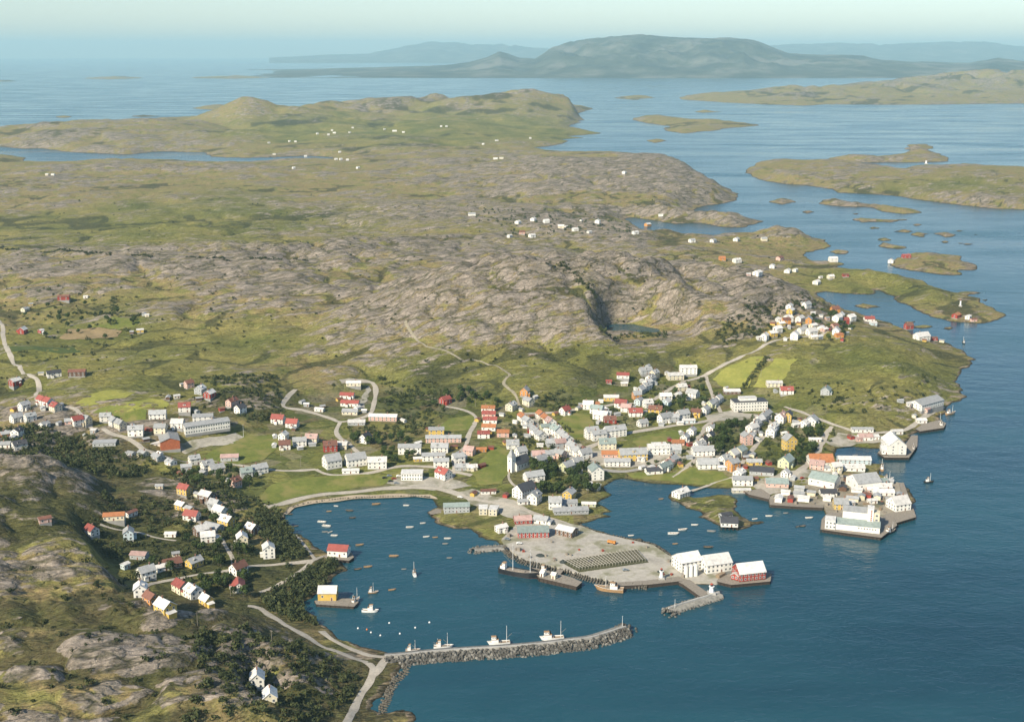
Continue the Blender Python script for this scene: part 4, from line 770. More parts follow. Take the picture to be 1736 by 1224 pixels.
CL['above the beach slope'] = [(472, 720, -10, 'Wr', 'h', 8, 12, 4.4), (496, 726, -8, 'Wr', 'h', 8, 11, 4.4), (481, 748, 70, 'Wl', 'h', 7, 8, 5), (483, 763, 10, 'Wn', 'h', 8, 10, 4.6), (508, 758, 15, 'Wg', 'h', 8, 12, 4.8), (529, 752, -8, 'Cp', 'h', 8, 11, 4.4), (560, 767, 10, 'Rn', 't', 8, 12, 6), (581, 762, -5, 'Cl', 'h', 7, 9, 4), (620, 753, 65, 'Wd', 'h'), (542, 699, -10, 'Wl', 's', 5, 9, 2.6), (755, 687, 40, 'Rr', 'h', 8, 10, 4.4), (520, 690, 0, 'Gl', 's')]
CL['on the new estate loop road'] = [(600, 659, 0, 'Cl', 'L', 8, 15, 3.2), (589, 677, -4, 'Wr', 'c', 8, 14, 3.2), (594, 690, -4, 'Wr', 'c', 8, 18, 3.4), (594, 704, 0, 'Cg', 'c', 8, 15, 3), (605, 722, 0, 'Gl', 'L', 9, 16, 2.8), (650, 715, -3, 'Pl', 'L', 9, 27, 4)]
CL['behind the beach meadow'] = [(640, 796, 5, 'Wl', 't', 10, 16, 6), (595, 804, 5, 'Wl', 's', 6, 14, 2.4), (695, 771, 3, 'Wg', 'L', 10, 20, 6.4), (740, 740, 2, 'Yg', 'L', 9, 14, 5.6), (752, 751, 0, 'Pg', 'L', 9, 32, 4.2), (746, 768, 0, 'Wg', 'h', 9, 15, 4.8), (735, 783, 5, 'Wg', 'L', 9, 20, 4.6), (748, 794, 5, 'Wg', 'L', 9, 13, 5.6), (777, 788, 20, 'Wg', 'h', 8, 10, 6), (752, 816, -45, 'Wr', 'h', 9, 12, 5.2), (708, 783, 10, 'Yl', 's', 5, 7, 2.6), (783, 799, 5, 'Gg', 'c', 8, 12, 3), (800, 799, 5, 'Cl', 'c', 7, 9, 3), (796, 773, -20, 'Pp', 'h', 8, 9, 4.5), (816, 767, 0, 'Oo', 's', 5, 9, 2.6)]
CL['in the red roofed column'] = [(828, 699, -3, 'Wo', 'c', 8, 13, 3.2), (829, 708, -3, 'Pr', 'c', 8, 13, 3.2), (831, 719, -3, 'Wr', 'c', 8, 13, 3.6), (829, 731, -3, 'Wo', 'c', 8, 13, 3.6), (820, 744, -3, 'Wr', 'c', 8, 11, 4.2), (853, 742, -3, 'Po', 'c', 8, 11, 4.2)]
CL['at the foot of the hill road'] = [(867, 698, 60, 'Cg', 't', 8, 10, 5.6), (890, 677, 70, 'Og', 'h', 8, 9, 5), (896, 691, -50, 'Cg', 'h', 8, 10, 5)]
CL['on the spit beside the beach'] = [(774, 870, 2, 'Gs', 'b', 9, 20, 5), (828, 839, 2, 'Wn', 's', 5, 12, 2.6), (850, 905, 35, 'Wl', 'c', 6.5, 8, 4), (760, 864, 10, 'Gd', 's', 5, 8, 2.4)]
CL['in the white street rows'] = [(886, 716, -64, 'Wo', 'h'), (894, 723, -64, 'Wg', 'h'), (903, 731, -64, 'Gg', 'c'), (917, 712, -64, 'Wo', 'h'), (925, 719, -64, 'Co', 'h'), (933, 726, -64, 'Wp', 'h', 8, 10, 5.4), (908, 741, -64, 'Wg', 'h'), (916, 748, -64, 'Wg', 'h', 8, 10, 5.2), (943, 740, -64, 'Ws', 'h', 9, 11, 5.6), (953, 747, -64, 'Wg', 'h', 8, 10, 5), (961, 755, -64, 'Wg', 'h', 8, 10, 5.6), (949, 760, 20, 'Gp', 'h', 8, 10, 4.4), (935, 759, 15, 'Gg', 'h', 8, 10, 4), (924, 730, 15, 'Ls', 'c', 7, 9, 3), (970, 767, -62, 'Wg', 'h', 8, 10, 5), (978, 776, -62, 'Wg', 'h', 8, 10, 5), (991, 780, 30, 'Wg', 'h', 8, 11, 5), (949, 780, -40, 'Pg', 'h'), (932, 778, 20, 'Wg', 'h', 7, 9, 4), (913, 779, 15, 'Gp', 'h', 8, 12, 3.4)]
CL['around the church'] = [(869, 762, 5, 'Wg', 'h', 9, 11, 4), (883, 776, 30, 'Wg', 'h', 8, 9, 5), (916, 792, 45, 'Wg', 'h', 8, 11, 5), (961, 803, 50, 'Lg', 'h', 8.5, 11, 5), (1010, 815, 106, 'Ws', 't', 10.5, 13, 8), (905, 819, 20, 'Wg', 'h', 9, 16, 4.6), (889, 847, 50, 'Wd', 't', 11, 17, 7), (906, 857, 68, 'Wg', 't', 8.5, 11, 6.4), (886, 856, 10, 'Wg', 's', 5.5, 8, 2.6), (965, 849, 68, 'Yg', 'h', 8, 10, 5), (941, 865, -3, 'Wg', 't', 9, 10, 6), (964, 860, 5, 'Gg', 'b', 8, 13, 3.4), (967, 874, 6, 'Gg', 'b', 9, 27, 2.6), (998, 860, -3, 'Ll', 's', 5, 11, 2.2), (1011, 833, 60, 'Cl', 's', 5, 6, 4), (1000, 831, 10, 'Wl', 's', 4.5, 7, 2.6), (978, 792, 30, 'Wg', 'h', 8, 9, 4)]
CL['on the gravel quay'] = [(903, 913, 2, 'Rs', 'w', 13, 23, 4.2), (886, 891, 5, 'Rp', 'c', 9, 13, 2.8), (918, 891, -20, 'Wg', 'c', 8, 11, 3.2), (961, 913, -35, 'Bl', 'w', 10, 14, 4.4)]
CL['between the town streets'] = [(1003, 746, 25, 'Wg', 't', 8.5, 12, 7), (1014, 748, 20, 'Wg', 't', 8, 14, 6), (1042, 743, 20, 'Wg', 't', 9, 20, 6.6), (1029, 763, 6, 'Cs', 't', 9, 15, 5.4), (1039, 778, -3, 'Po', 'w', 10, 20, 3), (1046, 792, 2, 'Wg', 'L', 9, 22, 4.2), (1072, 784, 12, 'Yg', 't', 12, 24, 6), (1116, 772, 3, 'Wl', 'L', 12, 19, 6), (1141, 771, 2, 'Gg', 'h', 9, 13, 4), (1191, 774, 3, 'Wg', 'h', 10, 19, 4.6), (1149, 756, 0, 'Po', 'c', 7, 11, 2.6), (1089, 725, 30, 'Wg', 'h', 7, 9, 4), (1161, 753, 65, 'Wg', 't', 6.5, 8, 6), (1172, 741, 60, 'Wg', 'h', 7, 8, 5.4), (1203, 750, 60, 'Wd', 'h', 7, 8, 5.4), (1193, 755, 60, 'Wd', 'h', 7, 8, 4), (1186, 763, 35, 'Wg', 'h', 8, 9, 4), (1206, 734, 50, 'Wg', 'h', 7, 8, 4), (1086, 784, 20, 'Wl', 'c', 7, 9, 3.4)]
CL['on the upper town slope'] = [(1036, 681, 0, 'Yl', 'L', 9, 15, 3.8), (1056, 647, -3, 'Wr', 'c', 8, 13, 3.6), (1058, 655, 0, 'Cl', 's', 5, 7, 2.6), (1032, 652, 0, 'Rr', 's', 4, 6, 2.4), (958, 706, 40, 'Wr', 'h', 8, 9, 5), (997, 695, -10, 'Wl', 'h', 8, 10, 5), (1009, 695, 10, 'Oo', 'h', 7, 8, 4), (985, 690, 0, 'Pg', 's'), (1012, 703, -25, 'Ws', 'h', 9, 12, 5), (1019, 714, -25, 'Wl', 'h', 9, 14, 4.6), (1034, 720, 5, 'Rn', 'h', 8, 11, 4), (1030, 707, -20, 'Wg', 'c'), (1053, 693, -20, 'Wr', 'h', 8, 12, 4.6), (1062, 700, -20, 'Wp', 'h', 8, 10, 4.6), (1077, 707, 5, 'Wr', 'h', 8, 13, 4.4), (1079, 678, 20, 'Og', 'h', 7, 8, 5), (1083, 689, 60, 'Ug', 'h', 7, 8, 5), (1098, 693, 20, 'Wl', 'h', 8, 9, 5), (1111, 703, -10, 'Yn', 'h', 8.5, 13, 4.6), (1127, 719, 30, 'Wg', 't', 8, 13, 6), (1140, 717, 10, 'Gg', 'h', 8, 11, 5), (1157, 713, 30, 'Wg', 't', 8, 12, 5.6), (1167, 718, 5, 'Ul', 's', 6, 12, 2.6), (1180, 709, -20, 'Yn', 'h'), (1195, 704, 55, 'Wg', 'h'), (1204, 694, 55, 'Lg', 'h'), (1210, 690, 55, 'Wg', 'h'), (1217, 684, 55, 'Wg', 'h'), (1129, 690, 60, 'Ul', 'h', 8, 9, 4.6), (1128, 679, 10, 'Wl', 'h', 8, 12, 4), (1149, 676, 60, 'Wl', 'c', 6, 7, 4), (1155, 664, 20, 'Cl', 'h', 8, 10, 4.6), (1174, 676, -40, 'Wg', 'h', 8.5, 12, 4.4), (1144, 645, 10, 'Cl', 'L', 11, 17, 5), (1166, 639, 2, 'Wl', 'L', 11, 18, 7), (1095, 664, 50, 'Wg', 'h'), (1086, 670, 60, 'Gg', 'h'), (1098, 657, 50, 'Wl', 'h'), (1103, 650, 50, 'Wg', 'h'), (1109, 644, 50, 'Cg', 'h'), (1094, 640, 20, 'Gg', 'h', 9, 13, 4)]
CL['in the right gabled rows'] = [(1265, 756, 105, 'Pg', 't', 8.5, 9, 8), (1275, 736, 40, 'Wl', 'h'), (1281, 729, 50, 'Wg', 'h'), (1287, 722, 50, 'Wl', 'h'), (1293, 716, 50, 'Wg', 'h'), (1300, 711, 50, 'Wg', 'h'), (1324, 719, 60, 'Wp', 't', 9, 11, 6.4), (1336, 716, 70, 'Yd', 't', 7, 10, 7), (1311, 733, 55, 'Wl', 'h'), (1307, 743, 68, 'Wl', 't', 8, 10, 6), (1349, 727, 30, 'Wl', 's', 5.5, 7, 3), (1363, 727, 60, 'Wl', 'h', 8, 9, 4), (1376, 724, 60, 'Wg', 'h', 10, 11, 5), (1329, 739, 30, 'Wl', 's', 4, 5, 2.2), (1332, 795, 58, 'Ls', 't', 10, 13, 6), (1254, 776, 50, 'Cs', 'h', 9, 11, 5.4), (1242, 781, 55, 'Cl', 'h', 9, 10, 5), (1242, 801, 35, 'Og', 't', 8, 10, 7.4), (1229, 789, 40, 'Wg', 'h', 8, 9, 4.4), (1199, 796, 2, 'Wg', 'h', 11, 18, 4.2), (1225, 798, 0, 'Wl', 's', 5, 8, 2.6), (1253, 812, 55, 'Wl', 'h', 8, 9, 4), (1278, 790, 0, 'Yg', 'c', 7, 13, 2.8), (1291, 808, -10, 'Gd', 'w', 12, 20, 3), (1331, 811, 60, 'Wl', 'h', 6, 7, 4), (1381, 750, 0, 'Wl', 's', 5, 11, 2.2), (1312, 657, 3, 'Cl', 'L', 9, 16, 4), (1333, 671, 0, 'Wr', 'h', 8, 13, 4.4), (1400, 671, 60, 'Gs', 'h', 9, 10, 4.6), (1240, 669, 0, 'Bl', 'L', 9, 17, 3), (1272, 745, 45, 'Gg', 'c')]
CL['beside the east quay basin'] = [(1461, 734, -3, 'Wg', 's', 6, 20, 3), (1568, 700, 40, 'Wg', 'w', 17, 36, 5.4), (1568, 701, 45, 'Pp', 'c', 8, 8, 3), (1561, 719, 5, 'Wl', 's', 7, 9, 2.8), (1540, 691, 0, 'Wl', 's', 4, 4, 3.4), (1466, 748, 5, 'Wp', 'c', 8, 13, 3.4), (1480, 747, 10, 'Wl', 's', 7, 9, 3), (1520, 737, 5, 'Wl', 's', 6, 10, 2.8), (1456, 749, 0, 'Pp', 's'), (1447, 787, -3, 'Ul', 'w', 10, 28, 4), (1385, 797, -20, 'Pp', 'h', 8, 12, 4.4), (1416, 802, 20, 'Cl', 'h', 8, 9, 5.4), (1446, 800, -3, 'Wl', 'c', 9, 18, 3), (1404, 799, 0, 'Wg', 's', 6, 8, 3), (1494, 834, -5, 'Wl', 'c', 9, 15, 2.8), (1494, 826, 5, 'Us', 's', 7, 8, 4), (1478, 838, 5, 'Pl', 's', 6, 9, 2.6), (1403, 843, 0, 'Wd', 'c', 8, 13, 2.8), (1424, 866, -3, 'Yg', 'h', 9, 11, 4.6), (1442, 860, 20, 'Wl', 's', 4.5, 5, 3), (1478, 856, 10, 'Wl', 's', 5, 7, 2.6), (1522, 869, 20, 'Wl', 't', 13, 14, 5.4), (1496, 842, -5, 'Wl', 'c', 8, 17, 2.4), (1258, 825, -2, 'Wg', 'w', 10, 16, 5), (1316, 828, -4, 'Ps', 'w', 13, 18, 3.4), (1256, 838, 0, 'Cl', 's', 5, 15, 2)]
CL['in the headland village'] = [(1338, 526, 60, 'Wl', 'h'), (1340, 536, 60, 'Yl', 'h'), (1336, 546, 20, 'Wl', 'h'), (1332, 553, 10, 'On', 'h'), (1321, 548, 10, 'Wl', 'c'), (1324, 555, 30, 'Yl', 'c'), (1318, 568, 30, 'Wl', 'h'), (1309, 574, 30, 'Yl', 'h'), (1296, 580, 60, 'Wl', 'h'), (1286, 578, 10, 'Wl', 's'), (1367, 524, 40, 'Wg', 'h'), (1378, 535, 10, 'Wl', 's'), (1356, 547, 50, 'Wl', 'h'), (1371, 551, 70, 'Og', 'h'), (1378, 559, 40, 'Cl', 'c'), (1347, 578, 70, 'Wl', 't'), (1360, 568, 30, 'Wg', 'h'), (1375, 570, 30, 'Wl', 'h', 9, 12, 5), (1379, 576, 20, 'Cl', 'c'), (1388, 576, 40, 'Wl', 'c'), (1392, 560, 50, 'Wl', 'c'), (1397, 566, 40, 'Pl', 'c'), (1415, 535, 10, 'On', 'h'), (1419, 549, 50, 'Wl', 'h', 9, 11, 6), (1425, 542, 60, 'Wl', 'h'), (1442, 546, 40, 'Wl', 'h', 9, 11, 5.4), (1431, 552, 10, 'Rr', 'h'), (1415, 557, 20, 'Pn', 'c'), (1417, 569, 70, 'Wl', 'h'), (1422, 575, 10, 'Oo', 'c'), (1473, 546, 0, 'Wr', 'h', 8, 13, 3.6), (1480, 553, 5, 'Ul', 'c'), (1435, 569, 40, 'Lg', 's'), (1402, 545, 20, 'Pg', 's')]
CL['below the headland village'] = [(1540, 560, 20, 'Rn', 'h'), (1562, 578, 25, 'Wl', 'h', 11, 18, 5), (1580, 578, 0, 'Rn', 's', 6, 12, 3), (1552, 572, 0, 'Wp', 's')]
CL['among the right hand skerries'] = [(1173, 412, 30, 'Wg', 'f'), (1209, 412, 50, 'Wg', 'f'), (1248, 410, 60, 'Wl', 'f'), (1295, 410, 10, 'Cg', 'f'), (1224, 443, 10, 'Oo', 'f'), (1249, 448, 30, 'Wl', 'f', 9, 12, 5), (1309, 456, 70, 'Wl', 'f'), (1322, 443, 40, 'Pn', 'f'), (1284, 470, 50, 'Wl', 'f', 9, 11, 5), (1269, 469, 0, 'Pl', 's'), (1335, 464, 60, 'Wl', 'f'), (1348, 462, 50, 'Wl', 's', 6, 7, 4), (1412, 445, 10, 'Wl', 'f', 10, 14, 6), (1384, 484, 50, 'Wl', 'f'), (1408, 475, 20, 'Cl', 'f'), (1391, 473, 30, 'Wl', 's'), (1433, 471, 10, 'Rn', 's', 7, 9, 3), (1510, 448, 70, 'Wl', 'f'), (1536, 438, 10, 'Rr', 'f', 9, 14, 4), (1621, 541, 40, 'Ro', 'f'), (1641, 543, 50, 'Wl', 's', 6, 8, 4), (1650, 547, 10, 'Pn', 's', 5, 8, 3)]
CL['in the hamlet on the heath'] = [(800, 366, 10, 'Wg', 'f', 9, 14, 4), (878, 380, 60, 'Wl', 'f'), (904, 376, 60, 'Wl', 'f'), (926, 380, 20, 'Wl', 'f'), (951, 388, 0, 'Cl', 'f'), (960, 386, 40, 'Wl', 's'), (975, 393, 20, 'Wl', 'f'), (985, 376, 60, 'Wg', 's'), (1013, 380, 70, 'Wl', 'f', 9, 10, 6), (999, 397, 40, 'Wl', 's', 6, 8, 3), (864, 404, 50, 'Wl', 's', 6, 8, 4), (902, 404, 30, 'Wl', 'f'), (885, 399, 0, 'Pn', 'f'), (1077, 399, 30, 'Wl', 'f'), (1098, 385, 40, 'Ol', 'f'), (1058, 297, 60, 'Wl', 'f'), (1120, 368, 0, 'Wl', 's', 6, 10, 3)]
CL['on the far plain'] = [(840, 271, 0, 'Wl', 'f', 10, 16, 4), (850, 270, 0, 'Cl', 'b'), (570, 272, 30, 'Wl', 'f'), (578, 272, 40, 'Wl', 'f'), (589, 273, 10, 'Wl', 'f'), (576, 260, 30, 'Wl', 'f'), (607, 287, 50, 'Wl', 'f'), (669, 224, 0, 'Wl', 'b', 12, 24, 5), (684, 226, 0, 'Wl', 'b'), (598, 219, 20, 'Wl', 'f'), (652, 221, 40, 'Wl', 'f'), (842, 240, 20, 'Wl', 'b'), (899, 236, 10, 'Wl', 'f'), (819, 246, 0, 'Wl', 'f'), (748, 216, 0, 'Wl', 'f'), (757, 216, 20, 'Wl', 'f'), (593, 226, 50, 'Wl', 'f'), (567, 227, 0, 'Wl', 'b'), (456, 244, 30, 'Wl', 'f'), (491, 241, 60, 'Wl', 'f'), (501, 242, 0, 'Wl', 'f'), (465, 264, 10, 'Cl', 'b'), (538, 229, 30, 'Wl', 'f'), (557, 230, 20, 'Wl', 'f'), (563, 223, 0, 'Wl', 'f'), (498, 287, 40, 'Wl', 'f'), (80, 298, 0, 'Cl', 'f'), (90, 298, 0, 'Wl', 'f'), (518, 267, 20, 'Wl', 'f')]
CL['on the islet and its shore'] = [(1154, 845, 40, 'Wl', 'h', 8.5, 13, 4), (1230, 881, 20, 'Gd', 's', 6, 9, 2.6), (1108, 806, 10, 'Wd', 'c', 8, 14, 3), (1104, 800, 60, 'Wl', 's', 5, 5, 3), (1126, 802, 45, 'Ws', 'h', 7, 16, 4), (1132, 795, 45, 'Wp', 'h', 7, 10, 4), (1140, 789, 45, 'Cg', 'h', 7, 9, 4)]
hr = random.Random(5)
for phrase, lst in CL.items():
    far_cluster = 'far plain' in phrase
    cnt = {}
    for rec in lst: cnt.setdefault((rec[3], KIND[rec[4]][0]), []).append(rec[0])
    for v_ in cnt.values(): v_.sort()
    for rec in lst:
        px, py, ang, col, k = rec[:5]; nm, cat, w, l, h = KIND[k]
        if len(rec) > 5: w, l, h = rec[5:8]
        else: w *= hr.uniform(0.92, 1.08); l *= hr.uniform(0.9, 1.12); h *= hr.uniform(0.92, 1.08)
        if far_cluster: w *= 0.8; l *= 0.8; h *= 0.8
        x, y, z = hit(px, py); d = math.hypot(x, y); a = R(ang + hr.uniform(-4, 4))
        half = (abs(math.sin(a)) * l + abs(math.cos(a)) * w) / 2 * 0.8; x += x / d * half; y += y / d * half
        cs, sn = math.cos(a), math.sin(a)
        cz = [zsurf(x + cs * i * l / 2 - sn * j * w / 2, y + sn * i * l / 2 + cs * j * w / 2) for i in (-1, 1) for j in (-1, 1)]
        zb = max(cz) * 0.3 + sum(cz) / 4 * 0.7 + 0.2
        lod = 0 if d < 960 else 1 if d < 1380 else 2 if d < 2300 else 3
        boxy = k in 'sbw'
        root = gable_house(nm, x, y, zb, a, w, l, h, col[0], col[1], pitch=hr.uniform(33, 42) if k in 'ht' else 28 if k in 'cfo' else 22, lod=lod, chimney=not boxy and d < 2300,
                           plinth=zb - min(cz) + 0.8, extras=not boxy and k != 'L', rg=hr)
        same = cnt[(col, nm)]; lab = f"{WALLC[col[0]][0]} {cat} with {ROOFC[col[1]][0]} roof"
        i_ = same.index(px); same[i_] = -1e9
        lab += f", {ordn(i_)} such from left {phrase}" if len(same) > 1 else f", the only such {phrase}"
        tag(root, lab, cat, 'buildings ' + phrase)
# small outbuildings beside town houses
ob = random.Random(9); OUT = []; base_h = list(HOUSES)
for (x, y, r_) in base_h:
    d = math.hypot(x, y)
    if not (930 < d < 1600) or ob.random() > 0.55: continue
    for tr_ in range(6):
        a = ob.uniform(0, 6.28); q = (x + math.cos(a) * (r_ + 4.5), y + math.sin(a) * (r_ + 4.5))
        if all(math.hypot(q[0] - h_[0], q[1] - h_[1]) > h_[2] + 2.6 for h_ in HOUSES) and z1(*q) > 1.6 and not any(inside(P_, np.array([q[0]]), np.array([q[1]]))[0] for P_, _ in SURF):
            OUT.append(q); HOUSES.append((q[0], q[1], 3.2)); break
OUT.sort(key=lambda q: to_px(q[0], q[1], z1(*q))[0]); ocn = {}
for q in OUT:
    px_ = to_px(q[0], q[1], z1(*q))[0]; zone = 'west of the school' if px_ < 420 else 'behind the beach' if px_ < 850 else 'in the town centre' if px_ < 1170 else 'in the eastern town'
    col = ob.choice(['Wl', 'Cg', 'Gg', 'Rn', 'Bg', 'Wg', 'Yn', 'Gl']); k = (col, zone); i_ = ocn.get(k, 0); ocn[k] = i_ + 1; z_ = z1(*q) + 0.2
    HOUSES.pop() if False else None
    o_ = gable_house('outbuilding', q[0], q[1], z_, ob.uniform(0, 3.14), ob.uniform(3.2, 4.4), ob.uniform(4, 6.5), 2.4, col[0], col[1], 24, 3, False, 1.5, False)
    tag(o_, f'{WALLC[col[0]][0]} outbuilding with {ROOFC[col[1]][0]} roof, {ordn(i_)} such from left {zone}', 'outbuilding', 'outbuildings ' + zone)
# ------------------------------------------------------------------ larger buildings placed along a measured front line
def front(A, B, z=None, zs=2.3):
    if z is None: a = hit(*A); c = hit(*B); z = None
    else: a = (*ground(*A, z), z); c = (*ground(*B, z), z)
    ang = math.atan2(c[1] - a[1], c[0] - a[0]); L = math.hypot(c[0] - a[0], c[1] - a[1]); return a, c, ang, L
def edge_house(name, A, B, depth, h, wall, roof, label, cat, z=None, gable=False, pitch=30, win=2.8, rows_=None, chimney=False, piles=False, plinth=2.5, lod=1):
    a, c, ang, L = front(A, B, z); nx, ny = -math.sin(ang), math.cos(ang)
    x = (a[0] + c[0]) / 2 + nx * depth / 2; y = (a[1] + c[1]) / 2 + ny * depth / 2; zb = z if z is not None else max(zsurf(x, y), (a[2] + c[2]) / 2) + 0.2
    if gable: r = gable_house(name, x, y, zb, ang + math.pi / 2, L, depth, h, wall, roof, pitch, lod, chimney, 0 if piles else plinth, False, rows_, win)
    else: r = gable_house(name, x, y, zb, ang, depth, L, h, wall, roof, pitch, lod, chimney, 0 if piles else plinth, False, rows_, win)
    if piles:
        w_, l_ = (L, depth) if gable else (depth, L)
        for i in range(int(l_ / 3) + 1):
            for j in (-1, 0, 1): o = link('pile', PILE, r, (-l_ / 2 + 0.4 + i * (l_ - 0.8) / max(1, int(l_ / 3)), j * (w_ / 2 - 0.4), -zb)); o.scale = (1.6, 1.6, (zb + 0.02) / 2)
    tag(r, label, cat); return r
edge_house('warehouse', (1155, 971), (1190, 965), 14, 7.0, 'W', 'l', 'tall white warehouse with pale roof, inland one beside the silos', 'warehouse', 2.4, rows_=3, pitch=32)
edge_house('warehouse', (1198, 973), (1241, 967), 14, 6.2, 'W', 'l', 'white warehouse with pale roof between silos and red warehouse', 'warehouse', 2.4, rows_=2, pitch=34)
rw = edge_house('warehouse', (1254, 986), (1298, 981), 13, 5.4, 'R', 'l', 'red warehouse with pale roof standing on piles at the quay tip', 'warehouse', 2.8, rows_=2, pitch=38, piles=True, win=2.4)
edge_house('boat_shed', (1239, 981), (1251, 984), 9, 3.0, 'R', 'l', 'small red shed leaning against the red pile warehouse', 'shed', 2.8, gable=True, piles=True)
edge_house('boathouse', (1222, 893), (1251, 894), 12, 3.4, 'W', 'd', 'dark roofed boathouse on white piles at the islet tip', 'boathouse', 2.6, piles=True, pitch=26)
pw = edge_house('warehouse', (1506, 771), (1536, 771), 24, 8.5, 'W', 'l', 'large white gabled warehouse on dark piles beside open water', 'warehouse', 3.4, gable=True, pitch=38, piles=True, rows_=3, win=5)
edge_house('boat_shed', (1495, 770), (1505, 770.5), 16, 3.6, 'W', 'l', 'low white annex leaning on the gabled pile warehouse', 'shed', 3.3, piles=True, pitch=14)
edge_house('warehouse', (1370, 821), (1414, 830), 15, 6.2, 'W', 's', 'long white warehouse with green grey roof on the east quay', 'warehouse', 2.4, pitch=26, rows_=1, win=5)
edge_house('warehouse', (1454, 833), (1494, 829), 19, 6.5, 'W', 'g', 'broad grey roofed warehouse with white gable nearest the outer wharf', 'warehouse', 2.4, pitch=28, rows_=1, win=6)
edge_house('warehouse', (1374, 791), (1414, 793), 17, 4.2, 'W', 'o', 'large orange roofed warehouse beside the small basin', 'warehouse', None, pitch=30, rows_=1, win=3)
edge_house('boathouse', (555, 943), (588, 945), 10, 4.6, 'W', 'r', 'white boathouse with bright red roof on the inner harbour shore', 'boathouse', 2.2, pitch=30, rows_=1, win=3)
edge_house('boathouse', (539, 1018), (570, 1018), 10, 5.2, 'Y', 'l', 'yellow boathouse with pale roof at the dark western shore', 'boathouse', 2.0, pitch=33, rows_=1, win=6)
edge_house('apartment_house', (555, 798), (580, 793), 12, 7.0, 'W', 'g', 'white gabled house with long grey roof left behind the beach meadow', 'house', None, pitch=38, rows_=2, win=3, chimney=True)
edge_house('apartment_house', (590, 794), (622, 790), 11, 6.4, 'W', 'g', 'white gabled house with long grey roof in the middle behind the meadow', 'house', None, pitch=38, rows_=2, win=3, chimney=True)
edge_house('school', (315, 743), (391, 738), 13, 7.0, 'W', 'g', 'long white school with two rows of tall windows', 'school', None, pitch=18, rows_=2, win=2.2, chimney=True)
edge_house('boathouse', (1333, 767), (1351, 766), 10, 10.5, 'Y', 'g', 'tall yellow house with steep grey roof right of the gabled rows', 'house', None, gable=True, pitch=40, rows_=3, win=2.6, chimney=True)
# brick hall with a low wing
a, c, ang, L = front((273, 766), (306, 766)); hall = empty('brick_hall', (a[0], a[1], a[2] + 0.2), ang)
M_BRICK = simple_mat('red_brick', (0.42, 0.13, 0.06), 0.85, 0.35, 0.6)
m = MB(); m.add([(0, 0, 0), (L, 0, 0), (L, 26, 0), (0, 26, 0), (0, 0, 8), (L, 0, 8), (L, 26, 8), (0, 26, 8), (L / 2, 0, 11), (L / 2, 26, 11)], [(0, 1, 5, 8, 4), (2, 3, 7, 9, 6), (1, 2, 6, 5), (3, 0, 4, 7)]).build('wall', M_BRICK, hall)
m = MB(); m.add([(-.5, -.5, 7.9), (L / 2, -.5, 11.1), (L / 2, 26.5, 11.1), (-.5, 26.5, 7.9), (L + .5, -.5, 7.9), (L + .5, 26.5, 7.9), (-.5, -.5, 8.15), (L / 2, -.5, 11.4), (L / 2, 26.5, 11.4), (-.5, 26.5, 8.15), (L + .5, -.5, 8.15), (L + .5, 26.5, 8.15)], [(6, 7, 8, 9), (7, 10, 11, 8), (0, 1, 7, 6), (1, 4, 10, 7), (0, 6, 9, 3), (4, 5, 11, 10), (3, 9, 8, 2), (2, 8, 11, 5)]).build('roof', RM['g'], hall)
MB().box(-14, -0.05, 8, 24, -2, 5).build('wing', WM['W'], hall); MB().box(-14.4, -0.05, 7.6, 24.4, 5, 5.3).build('wing_roof', RM['l'], hall)
MB().box(-0.2, L + 0.2, -0.2, 26, -3, 0.5).build('foundation', M_PLINTH, hall)
for i in range(5): wall_window(hall, 0, 0, 1, 3.5 + i * 4.6, 5.2, WIN, 1.3, 0.02); wall_window(hall, 0, 16, 3, 0, -50, WIN) if False else None
for i in range(3): o = link('window', WIN, hall, (-12 + i * 4.5, 7.97, 3), math.pi); o.scale = (1.3, 1, 1)
tag(hall, 'red brick sports hall with low white wing beside the school', 'hall'); HOUSES.append((a[0] + 8, a[1] + 12, 20))
# flat roofed blocks
def block(name, A, B, depth, h, storeys, wall, label, cat, z=None, dx=3.0, roofm=None, pent=None, band=False):
    a, c, ang, L = front(A, B, z); zb = z if z is not None else max(a[2], c[2]) + 0.1
    root = empty(name, (a[0], a[1], zb), ang); MB().box(0, L, 0, depth, -2.5, h).build('wall', WM[wall], root)
    MB().box(-0.3, L + 0.3, -0.3, depth + 0.3, h, h + 0.3).build('roof', roofm or RM['l'], root)
    if pent: MB().box(L * pent[0], L * pent[1], depth * 0.3, depth * 0.8, h + 0.3, h + 3).build('penthouse', WM[wall], root); MB().box(L * pent[0] - .3, L * pent[1] + .3, depth * 0.3 - .3, depth * 0.8 + .3, h + 3, h + 3.3).build('penthouse_roof', RM['l'], root)
    n = max(2, int(L / dx))
    for s in range(storeys):
        for i in range(n): link('window', WIN, root, ((i + 0.5) * L / n, -0.0, h * (s + 0.55) / storeys), math.pi)
        for i in range(max(1, int(depth / 4))): link('window', WIN, root, (0, (i + 0.5) * depth / max(1, int(depth / 4)), h * (s + 0.55) / storeys), math.pi / 2)
    HOUSES.append((a[0] + math.cos(ang) * L / 2 - math.sin(ang) * depth / 2, a[1] + math.sin(ang) * L / 2 + math.cos(ang) * depth / 2, L * 0.6)); tag(root, label, cat); return root
block('hotel', (1245, 699), (1301, 697), 14, 9.5, 3, 'W', 'large white three storey block with set back roof storey above town', 'hotel', dx=2.6, roofm=RM['d'], pent=(0.2, 0.7))
block('apartment_block', (812, 874), (826, 874), 9, 5, 2, 'C', 'left cream flat roofed block on the spit by the square', 'apartment block', dx=2.4)
block('apartment_block', (828, 875), (842, 875), 9, 5, 2, 'C', 'right cream flat roofed block on the spit by the square', 'apartment block', dx=2.4)
